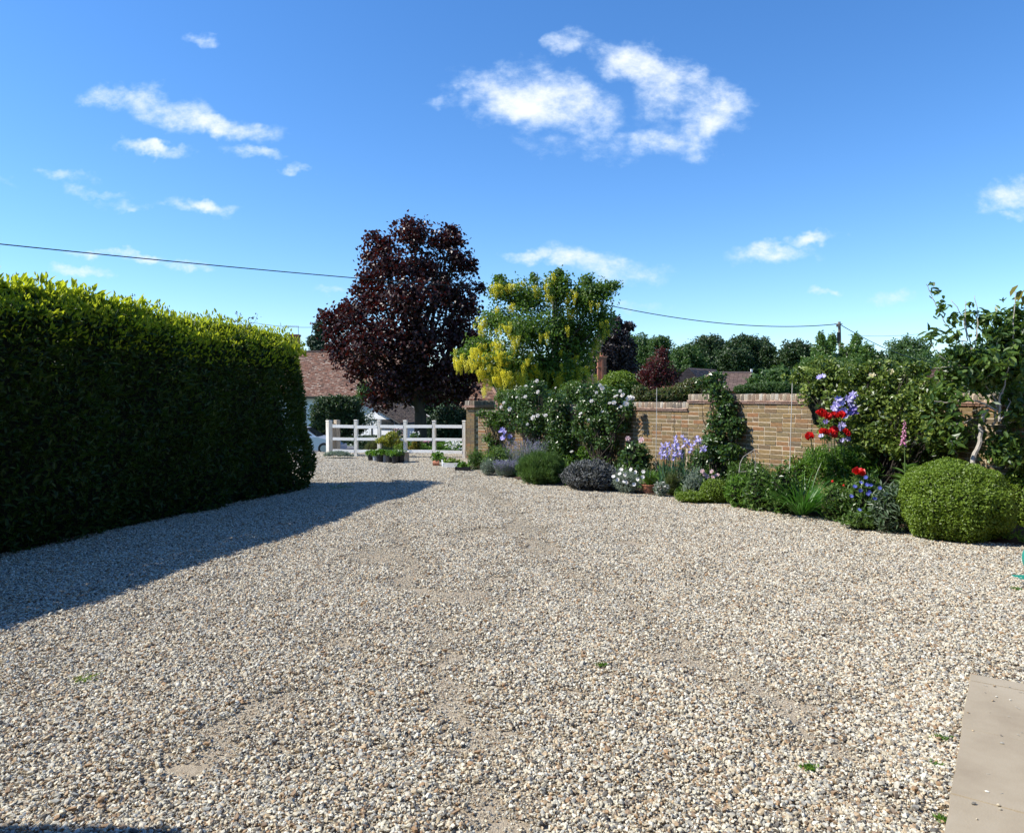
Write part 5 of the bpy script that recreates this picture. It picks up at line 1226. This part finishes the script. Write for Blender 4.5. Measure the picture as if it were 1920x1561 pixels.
dome('back_foliage','tall soft green plant behind the poppies and clematis','plant',1520,930,70,846,G_bright,.07,.025,1.4,lump=.25,core=.7,upk=.6)
dome('back_foliage','dense green growth at the foot of the foxglove','plant',1690,955,90,842,G_green,.09,.035,1.5,lump=.25,core=.75,upk=.5)
dome('back_foliage','green leafy growth behind the cornflowers','plant',1640,950,80,852,G_bright,.08,.028,1.4,lump=.25,core=.75,upk=.5)
# irises
g = ground(1270, 921, .05); iris = thing('iris_clump','clump of blue green sword leaves with lilac bearded iris flowers','iris',(g[0],g[1]+.25,.05))
n = 130; a = rng.random(n)*6.28; m = MB(); P = g+np.stack([np.cos(a)*.26*rng.random(n), .25+np.sin(a)*.18*rng.random(n), np.zeros(n)],1)
D = np.stack([rng.normal(0,.32,n), rng.normal(0,.18,n), np.ones(n)],1); m.blades(P, D, rng.uniform(.32,.60,n), rng.uniform(.022,.04,n), .10, 4); 
n = 26; P = g+np.stack([rng.uniform(-.3,-.05,n), rng.uniform(0,.2,n), np.zeros(n)],1); m.blades(P, np.stack([-.75+rng.normal(0,.15,n), -.1+rng.normal(0,.1,n), np.ones(n)*.9],1), rng.uniform(.4,.62,n), rng.uniform(.025,.04,n), .25, 4); m.build('leaves', G_iris, iris)
m = MB(); a = np.arange(3)*2.094
m.leaves(np.zeros((3,3)), np.stack([np.cos(a)*.3,np.sin(a)*.3,np.ones(3)],1), np.stack([np.cos(a),np.sin(a),np.zeros(3)],1), .075, .05, tone=[.55,.75,.65], fine=True, fold=.3, droop=-.25)
m.leaves(np.zeros((3,3)), np.stack([np.cos(a+1),np.sin(a+1),-.35*np.ones(3)],1), np.tile([0,0,1.],(3,1)), .08, .055, tone=[.1,.3,.2], fine=True, fold=-.1, droop=.45); IR = tmpmesh(m,'iris_flower',P_lilac)
st = MB()
IRP = [(1243,836),(1240,846),(1246,850),(1252,834),(1255,845),(1262,838),(1267,830),(1269,842),(1266,852),(1275,848),(1263,857),(1277,853),(1267,822),(1281,820),(1284,833),(1296,838),(1295,845),(1308,822),(1312,827),(1316,842),(1322,840),(1240,855),(1250,856),(1290,828),(1272,836),(1303,830)]
for (x,y) in IRP:
    q = at(x, y, g[1]+.25+rng.uniform(-.12,.2)); put(IR,'iris_flower',iris,q,(rng.normal(0,.3),rng.normal(0,.3),rng.random()*6),[rng.uniform(.75,1.0)]*3)
    st.tube([(q[0]*.6+g[0]*.4, q[1], .05), (q[0],q[1],q[2]*.6), q], [.007,.006,.004], 4)
st.build('stems', M_stem, iris)
dome('bronze_fennel','small bronze brown feathery plant in front of the irises','plant',1262,925,26,888,leaf_mat('bronze_leaf',[(.12,.11,.05),(.10,.14,.04),(.16,.12,.07)],.3),.05,.006,1.5,core=.4,upk=.6)
dome('silver_artemisia','small silvery green plant right of the irises','plant',1302,934,38,890,G_silver,.04,.01,1.2,core=.6,upk=.4)
t, c, r, rd, h = dome('pink_dianthus','pale pink flower cluster beneath the climbing rose','flowers',1330,918,30,888,G_green,.05,.02,1.2,core=.6)
for (x,y) in [(1320,889),(1326,893),(1335,884),(1337,894),(1345,891),(1317,883)]: bloom_at(t,x,y,11.2,.085,BL_blush,'blush_flower')
dome('low_edging','low bright green edging plants along the gravel below the irises','plants',1305,941,70,922,G_lime,.04,.014,1.5,core=.6,rdepth=.22)
dome('box_ball','small round lime green clipped box ball beside the gravel','bush',1345,941,56,897,G_lime,.026,.016,2.2,core=.86,lump=.04)
dome('leafy_perennial','loose green leafy plant right of the small box ball','plant',1392,949,56,888,G_bright,.075,.022,1.4,upk=.6,lump=.2,core=.7)
dome('leafy_perennial','broad dark leafed plant in the middle of the right bed','plant',1430,957,60,872,G_green,.07,.03,1.5,lump=.2,core=.7)
t,c,r,rd,h = dome('leafy_perennial','mixed green leafy clump left of the arching daylily','plant',1474,962,60,868,G_green,.06,.028,1.4,lump=.2,core=.7)
bloom_at(t,1416,921,10.4,.06,BL_or,'orange_flower'); bloom_at(t,1422,925,10.4,.05,BL_or,'orange_flower')
dome('back_foliage','feathery deep green foliage below the bent dead twig','plant',1412,925,86,862,G_green,.055,.018,1.3,lump=.2,core=.7)
dome('back_foliage','tall pale green leaves in front of the right wall by the cane','plant',1465,912,60,846,G_rosegr,.07,.035,.7,lump=.25,core=.4)
dome('bed_edge_greens','small fresh green plant on the bed edge in front of the climbing rose','plant',1372,915,50,872,G_green,.06,.02,1.2,core=.6)
# arching daylily
g = ground(1512, 968, .05); t = thing('daylily','arching fountain of narrow bright green daylily leaves','plant',(g[0],g[1]+.15,.05))
n = 260; a = rng.random(n)*6.28; m = MB(); P = g+np.stack([np.cos(a)*.07, .15+np.sin(a)*.06, np.zeros(n)],1)
m.blades(P, np.stack([np.cos(a)*.7,np.sin(a)*.7,np.ones(n)*1.1],1)+rng.normal(0,.2,(n,3)), rng.uniform(.45,.80,n), .016, rng.uniform(.5,1.2,n), 6); m.build('leaves', G_daylily, t)
# poppies
g = ground(1572, 962, .05); pop = thing('poppy_plant','oriental poppies with big scarlet flowers on tall stems over ferny leaves','poppies',(g[0],g[1]+.7,.05))
m = MB(); pc_ = np.array([at(1575,860,9.9)[0], 9.9, .05])
for (x,y,rx,ry) in ((1540,862,34,26),(1590,860,40,28),(1575,890,46,30),(1620,880,34,26)): lobe_cover(m, at(x,y,9.9), (rx*9.9/F,.3,ry*9.9/F), 1.3, .09,.018, shell=.7, up=.5, lump=.2)
m.build('foliage', G_bright, pop)
st = MB()
for (x,y,s,dp) in [(1534,774,.115,9.75),(1541,769,.10,9.9),(1547,778,.135,9.7),(1562,778,.13,9.75),(1577,777,.135,9.7),(1519,816,.13,9.6),(1544,809,.13,9.65),(1558,812,.15,9.6),(1563,804,.12,9.7),(1584,809,.13,9.65),(1609,885,.150,8.75)]:
    q = at(x, y+4, dp); put(BL_poppy[rng.integers(3)],'poppy_flower',pop,q,(R(38)+rng.normal(0,.2),rng.normal(0,.2),rng.random()*6),[s*1.22]*3)
    b = np.array([pc_[0]+(q[0]-pc_[0])*.5, 9.75, .1]); st.tube([b,(b+q)/2+[0,0,.08],q], .005, 4)
    pd = MB(); pd.lathe([(0,-.005),(.018,0),(.014,.025),(0,.03)], q+[0,0,.01], 8); pd.build('seed_head', M_plastic, pop)
for (x,y) in ((1561,903),(1582,911),(1576,940)):
    q = at(x,y,9.3); bd = MB(); bd.lathe([(0,-.02),(.018,0),(.012,.02),(0,.026)], q, 8); bd.build('bud', P_red, pop); st.tube([np.array([q[0],9.4,.1]), q], .004, 4)
st.build('stems', M_stem, pop)
# big clematis and shrub mass on the right wall
cm = shrub('clematis','big mass of green clematis climbing over the right stretch of wall','climber',
 [(1510,705,36,22),(1560,700,50,26),(1620,705,50,26),(1680,715,50,28),(1530,740,34,28,-.1),(1580,750,44,34,-.2),(1640,755,48,38,-.2),(1700,760,44,36,-.2),(1560,800,30,28,-.25),(1610,805,40,34,-.3),(1660,815,44,32,-.3),(1720,800,36,34,-.2),(1735,740,34,36,-.1),(1545,680,26,12),(1650,685,40,12),(1715,690,30,14),(1740,770,34,36,-.2),(1690,840,36,24,-.3),(1630,840,40,24,-.3),(1750,810,30,30,-.3),(1770,740,30,30,-.2)],
 10.35,.066,.045,1.5,G_clem,follow=.38,base_z=.07,rd=.55,shell=.7,core=False,stems=6,lump=.25)
core_blob('branches', at(1650,770,10.5), (.9,.18,.5), cm, 1.0); core_blob('branches', at(1560,760,10.7), (.35,.15,.35), cm, 1.0)  # dark blobs added behind the leaves as painted shade
for (x,y,s,pp) in [(1536,707,.09,0),(1543,705,.09,0),(1572,748,.13,0),(1568,758,.13,0),(1578,755,.12,0),(1590,748,.13,0),(1600,741,.14,0),(1596,756,.12,0),(1564,765,.12,0),(1600,764,.14,1),(1605,772,.13,1),(1597,774,.12,1),(1570,770,.10,1),(1582,770,.13,0),(1579,797,.12,0),(1575,803,.10,0),(1548,790,.08,1),(1590,822,.09,0),(1580,825,.08,0),(1540,817,.09,0),(1585,780,.11,0)]:
    bloom_at(cm, x, y, 9.85, s*1.0, BL_clemp if pp else BL_clem, 'clematis_flower')
for (x,y) in ((1632,740),(1626,738),(1635,704),(1670,697)): bloom_at(cm,x,y,9.9,.11,BL_cream,'cream_flower')
# foxglove
g = ground(1700, 975, .05); fx = thing('foxglove','single pink foxglove spire above its broad leaves','foxglove',(at(1697,0,9.2)[0],9.2,.05))
q0 = at(1697,880,9.2); q1 = at(1695,775,9.2); m = MB(); m.tube([np.array([q0[0],9.2,.05]),q0,q1],[.010,.008,.004],5); m.build('stem', M_stem, fx)
for i in range(26):
    t_ = i/25; p = at(1693+3*t_, 831-44*t_, 9.2); a = i*2.4; sz_ = .034*(1-.55*t_)
    b = MB(); b.tube([p, p+np.array([math.cos(a)*sz_*.7,math.sin(a)*sz_*.7-.008,-sz_*.5]), p+np.array([math.cos(a)*sz_*1.1,math.sin(a)*sz_*1.1-.01,-sz_*1.1])],[sz_*.15,sz_*.34,sz_*.42],6,tone=rng.random(),cap=False); b.build('bell', P_pink, fx)
n = 46; a = rng.random(n)*6.28; m = MB(); z = rng.random(n)*.62; P = np.stack([q0[0]+0*a, 9.2+0*a, .08+z],1)
m.leaves(P, np.stack([np.cos(a),np.sin(a),.75-.3*z],1), np.stack([-np.cos(a)*.5,-np.sin(a)*.5,np.ones(n)],1), .28-.16*z, .095-.05*z, fine=True, droop=.2); m.build('leaves', G_green, fx)
# blue cornflowers and front plants
t,c,r,rd,h = dome('cornflower','green plant dotted with bright blue flowers below the lone low poppy','flowers',1632,982,80,884,G_green,.08,.022,1.2,lump=.2,core=.7,upk=.3)
for (x,y) in [(1624,895),(1614,905),(1625,909),(1633,910),(1613,919),(1628,925),(1630,922),(1596,930),(1661,927),(1650,915),(1611,956),(1640,935),(1603,912)]: bloom_at(t,x,y,c[1]-.55,.062,BL_blue,'blue_flower')
dome('leafy_perennial','light green leafy plant between the daylily and blue flowers','plant',1573,975,50,905,G_rosegr,.06,.03,1.3,lump=.2,core=.7)
dome('grey_perennial','grey green narrow leafed plant touching the left side of the big box ball','plant',1680,996,70,905,leaf_mat('grey_green_leaf',[(.05,.09,.04),(.09,.14,.07),(.16,.2,.13)],.2),.10,.022,1.3,lump=.2,core=.7,upk=.3)
dome('low_ground_cover','low mat of silvery green leaves on the bed edge left of the big box ball','plant',1630,990,90,962,G_rosegr,.05,.022,1.2,core=.6,rdepth=.2)
dome('box_ball','large domed clipped box bush at the right edge of the drive','bush',1840,1018,204,861,G_lime,.028,.019,2.6,core=.86,lump=.05,shell=.2,rdepth=.62)
dome('box_ball','second clipped box bush, half cut off by the right edge of the photo','bush',1968,992,130,868,G_lime,.030,.020,1.7,core=.88,lump=.05,shell=.16)
# dark low shrubs at the wall foot in the deep right
shrub('shade_shrub','dark leafy shrub low against the wall between the foxglove and fruit tree trunk','shrub',[(1755,800,34,34),(1770,840,34,24),(1740,850,34,24),(1790,825,30,30),(1720,830,34,30)],9.6,.085,.04,1.2,G_mag,follow=.35,base_z=.07,core=False,rd=.4,shell=.9,stems=5)

# fruit tree at the right with pale branches
ft = thing('fruit_tree','tree with bare pale curved branches and glossy leaves at the right of the wall','tree',(at(1826,862,8.5)[0],8.5,.07))
br = MB(); tk = MB()
def bpath(pts, dp, r0, r1, m=br):
    P = np.array([at(x,y,dp+0*k) for k,(x,y) in enumerate(pts)]); P[:,1] += np.linspace(0,.12,len(P)); 
    n = len(P)*4; t = np.linspace(0,len(P)-1,n); Q = np.stack([np.interp(t,np.arange(len(P)),P[:,i]) for i in range(3)],1); Q += rng.normal(0,.004,Q.shape); m.tube(Q, np.linspace(r0,r1,n), 7)
gb = ground(1822,935,.05); gb = np.array([at(1822,900,8.5)[0],8.5,.0])
bpath([(1818,935),(1826,862),(1843,826),(1846,800),(1855,777),(1866,768)], 8.5, .030, .018, tk)
bpath([(1866,768),(1850,757),(1828,750),(1800,752),(1780,755),(1762,752)], 8.5, .014, .005)
bpath([(1874,790),(1877,765),(1878,742),(1888,732),(1896,700),(1905,670),(1910,640)], 8.45, .015, .005)
bpath([(1869,768),(1868,748),(1862,738),(1846,712),(1832,692),(1822,660),(1815,640)], 8.5, .012, .005)
bpath([(1866,768),(1874,790),(1872,800)], 8.5, .014, .010)
bpath([(1874,788),(1890,776),(1902,752),(1904,746)], 8.4, .008, .004); bpath([(1853,758),(1845,765),(1835,771)], 8.5, .006,.003)
bpath([(1890,792),(1905,791),(1925,790)], 8.5,.006,.003); bpath([(1787,796),(1810,793),(1830,785),(1832,782)],8.6,.005,.003)
bpath([(1794,835),(1800,820),(1812,812)],8.6,.007,.004); bpath([(1784,826),(1792,838),(1806,852)],8.6,.006,.004)
for path in ([(1815,640),(1800,640),(1785,615),(1775,600),(1765,575),(1755,550),(1748,530)],[(1822,660),(1820,630),(1816,600),(1820,575),(1822,562)],[(1828,650),(1838,610),(1840,575),(1839,552)],[(1780,680),(1765,665),(1756,650),(1750,628),(1746,620)],[(1870,650),(1868,610),(1862,580)],[(1900,650),(1905,600),(1912,555),(1916,540)],[(1832,692),(1800,684),(1775,688),(1760,690)],[(1846,712),(1870,690),(1880,650)],[(1815,640),(1812,600),(1803,575),(1795,560)]):
    bpath(path, 8.5, .007, .003)
tk.build('trunk', M_twig, ft); br.build('branches', M_twig, ft)
lf = MB()
for (x,y,rx,ry,cv) in [(1885,640,46,34,1.0),(1850,675,54,34,1.0),(1800,668,38,20,.8),(1900,700,46,34,1.0),(1905,590,26,34,.8),(1780,700,34,26,.8),(1830,715,50,20,.5),(1900,745,36,28,.5),(1885,830,46,36,.7),(1910,790,26,26,.6),(1800,800,44,30,.35),(1765,745,30,30,.5),(1790,600,12,18,.55),(1815,600,12,24,.6),(1840,600,16,26,.6),(1765,575,10,20,.45),(1755,548,8,12,.5),(1748,530,6,6,.5),(1820,570,7,9,.5),(1870,600,20,22,.7),(1748,624,12,8,.5),(1762,640,10,8,.4),(1905,660,30,30,1.0),(1860,625,22,18,.8),(1785,635,16,16,.6),(1800,745,30,20,.3),(1845,735,30,14,.25),(1860,850,30,20,.4),(1900,850,40,30,.8),(1790,830,24,20,.4),(1830,700,40,30,.8),(1870,670,50,40,1.0),(1900,620,30,30,1.0),(1865,712,36,20,.5),(1905,770,24,30,.7)]:
    c = at(x,y,8.55+rng.uniform(-.15,.2)); s = 8.55/F; lobe_cover(lf, c, (rx*s,(rx+ry)*.5*s,ry*s), cv, .085,.045, shell=.95, fine=True, lump=.3, down=.15)
o = lf.build('foliage', G_mag, ft); o['kind'] = 'stuff'
LM = []
for i in range(3):
    m = MB(); m.leaves(np.zeros((1,3)), np.array([[1.,0,-.15]]), np.array([[0,0,1.]]), .13, .06, tone=.3*i+.2, fine=True); LM.append(tmpmesh(m,'leaf',G_mag))
mg = leaf_mat('young_fruit_leaf',[(.16,.16,.02),(.24,.2,.03)],.45,.4,(.5,.42,.04)); LM2 = []
m = MB(); m.leaves(np.zeros((1,3)), np.array([[1.,0,-.3]]), np.array([[0,0,1.]]), .17, .07, tone=.5, fine=True); LM2 = tmpmesh(m,'leaf',mg)
for (x,y,a) in [(1895,540,3.4),(1900,550,3.9),(1905,560,4.3),(1910,548,2.9),(1918,560,3.2)]: put(LM2,'leaf',ft,at(x+14,y-6,7.9),(0,.5,a))
for (x,y) in [(1740,620),(1748,630),(1755,615),(1765,628),(1752,640),(1860,680),(1880,690),(1800,700),(1770,720),(1745,780),(1840,670),(1870,655),(1890,665),(1820,690),(1900,640),(1790,775),(1745,800),(1850,770),(1855,760),(1880,775)]:
    for q in range(3): put(LM[rng.integers(3)],'leaf',ft,at(x+rng.uniform(-7,7),y+rng.uniform(-6,6),8.2),(rng.normal(0,.5),rng.normal(.2,.6),rng.random()*6.28))

# loose growth covering the soil between the plants
gcm = MB(); n = 9000; gx_ = rng.uniform(BED[0,0]+.1, BED[-1,0]-.2, n); ty = rng.random(n)**1.2
ey = np.interp(gx_, BED[:,0], BED[:,1]); wy_2 = np.interp(gx_, wl_sorted[:,0], wl_sorted[:,1])-.15
gy_ = ey*(1-ty)+wy_2*ty + .05
lumpv = np.clip(.5+.6*np.sin(gx_*5.3+gy_*2.1)*np.sin(gy_*6.1-gx_*1.7), .05, 1)
P = np.stack([gx_, gy_, .05+rng.random(n)*lumpv*(.10+.38*ty)], 1)
gcm.leaves(P, rand_dirs(n)*.8+np.array([0,0,.6]), rand_dirs(n)*.6+np.array([0,-.2,.8]), rng.uniform(.04,.10,n), rng.uniform(.014,.035,n))
n = 2600; i = rng.integers(0, 9000, n); P = np.stack([gx_[i], gy_[i], np.full(n,.06)],1)
gcm.blades(P, rand_dirs(n)*.35+np.array([0,0,1.]), rng.uniform(.12,.42,n)*(.4+.6*ty[i]), .007, .5, 4)
o = gcm.build('ground_cover', G_bright); tag(o, 'mixed low green growth filling the soil between the border plants', 'ground cover', kind='stuff')

# canes and bent dead twig
for (xt,yt,xb,yb,lb) in [(1231.5,727,1230,862,'tall pale bamboo cane standing left of the irises'),(1486,706,1481,868,'tall pale bamboo cane in front of the right brick wall')]:
    dp = wdepth_at_px(xt+20)[0]-.25; a = at(xt,yt,dp); b = at(xb,yb,dp); b = a+(b-a)*((a[2]-.05)/(a[2]-b[2]))
    t = thing('bamboo_cane', lb, 'cane', b, 'bamboo canes in the bed'); MB().tube([b,a],[.0065,.0055],7).build('cane_shaft', M_cane, t)
tw = thing('dead_twig','bent pale dead twig arching over the middle of the bed','twig',at(1400,880,10.8))
m = MB()
for pts in ([(1386,886),(1388,868),(1394,856),(1406,848),(1414,843)],[(1414,843),(1417,855),(1416,870),(1415,884)],[(1414,843),(1420,846),(1424,852)],[(1408,847),(1410,858),(1408,864)],[(1385,884),(1394,884),(1400,883)]):
    P = np.array([at(x,y,10.8) for x,y in pts]); m.tube(P, np.linspace(.007,.0035,len(P)), 5)
m.build('twig_wood', M_twig, tw)

# ------------------------------------------------------------------ shrubs behind the wall
shrub('berberis','dark red purple berberis shrub rising above the middle of the wall','shrub',[(1235,690,26,26),(1215,705,22,22),(1255,705,22,20),(1240,665,12,16),(1225,728,30,16)],17.5,.06,.035,1.3,G_berb,base_z=0,core=False,shell=.9,stems=6,lump=.25)
shrub('yellow_green_shrub','yellow green rounded shrub above the wall left of the red berberis','shrub',[(1160,718,34,22),(1140,735,34,18),(1185,735,26,18),(1172,706,18,10)],17.5,.06,.03,1.8,G_lime,base_z=0,stems=3)
shrub('rose_thicket','tangle of green and reddish rose leaves along the top of the middle wall','shrub',[(1215,745,34,14),(1250,742,30,16),(1285,735,30,18),(1300,722,22,14),(1320,735,24,18),(1200,735,16,14)],15.2,.055,.03,1.5,G_redt,base_z=0,stems=4)
shrub('low_hedge','clipped low green hedge just above the coping between climbing rose and clematis','hedge',[(1400,730,26,10),(1430,727,28,12),(1462,728,28,13),(1490,732,20,14)],19,.05,.03,2.2,G_tree2,base_z=0,stems=1)
shrub('tall_perennials','tall green garden growth behind the clematis under the telegraph pole','shrub',[(1530,690,36,20),(1590,690,40,20),(1650,695,40,16),(1700,700,40,16)],15,.07,.02,1.6,G_green,base_z=0,stems=2,up=.8)
shrub('garden_growth','green foliage behind the left wall under the laburnum','shrub',[(950,745,24,14),(1075,735,26,22),(1000,745,40,20)],17.8,.06,.03,1.5,G_rosegr,base_z=0,stems=2)
# small weeds on the gravel
for i,(x,y,w,lb) in enumerate([(1765,1390,14,'small green weed by the paving edge'),(1755,1440,14,'straggling green weed nearest the lower paving joint'),(1520,1445,14,'pale green weed on the gravel left of the paving'),(1765,1540,9,'tiny green weed beside the lowest slab at the bottom edge'),(160,1275,22,'yellow green moss patch on the gravel at the lower left'),(1130,1252,8,'tiny green sprout in the middle of the gravel'),(640,915,26,'low grass fringe at the foot of the hedge end'),(1905,1105,9,'small weed on the gravel at the right edge')]):
    g = ground(x,y,.012); s = g[1]/F; t = thing('weed', lb, 'weed', g); m = MB(); n = 60
    m.leaves(g+rng.normal(0,1,(n,3))*np.array([w*s*.5,w*s*.5,0])+[0,0,.008+.01*rng.random()], rand_dirs(n)*np.array([1,1,.4])+np.array([0,0,.45]), rand_dirs(n)+np.array([0,0,1]), .022 if y>1000 else .06, .008, fine=False)
    m.build('leaves', G_bright if i!=4 else G_lime, t)
# teal hose at the right edge
g = ground(1935,1092); hz = thing('garden_hose','coiled teal garden hose just entering the right edge of the photo','hose',g)
m = MB()
for k in range(3):
    a = np.linspace(0,2*math.pi,40); rr = .16-.014*k
    m.tube(np.stack([g[0]+.10+rr*np.cos(a), g[1]+.03*k+.02*np.sin(a), g[2]+.19+rr*1.05*np.sin(a)],1), .014, 8)
m.build('coil', M_teal, hz)
m = MB(); m.box(g+[.10,.05,.14],(.06,.22,.28)); m.tube([g+[.10,-.05,.19],g+[.10,.16,.19]], .05, 12); m.box(g+[.02,.05,.012],(.14,.26,.024)); m.build('reel_stand', M_teal, hz)
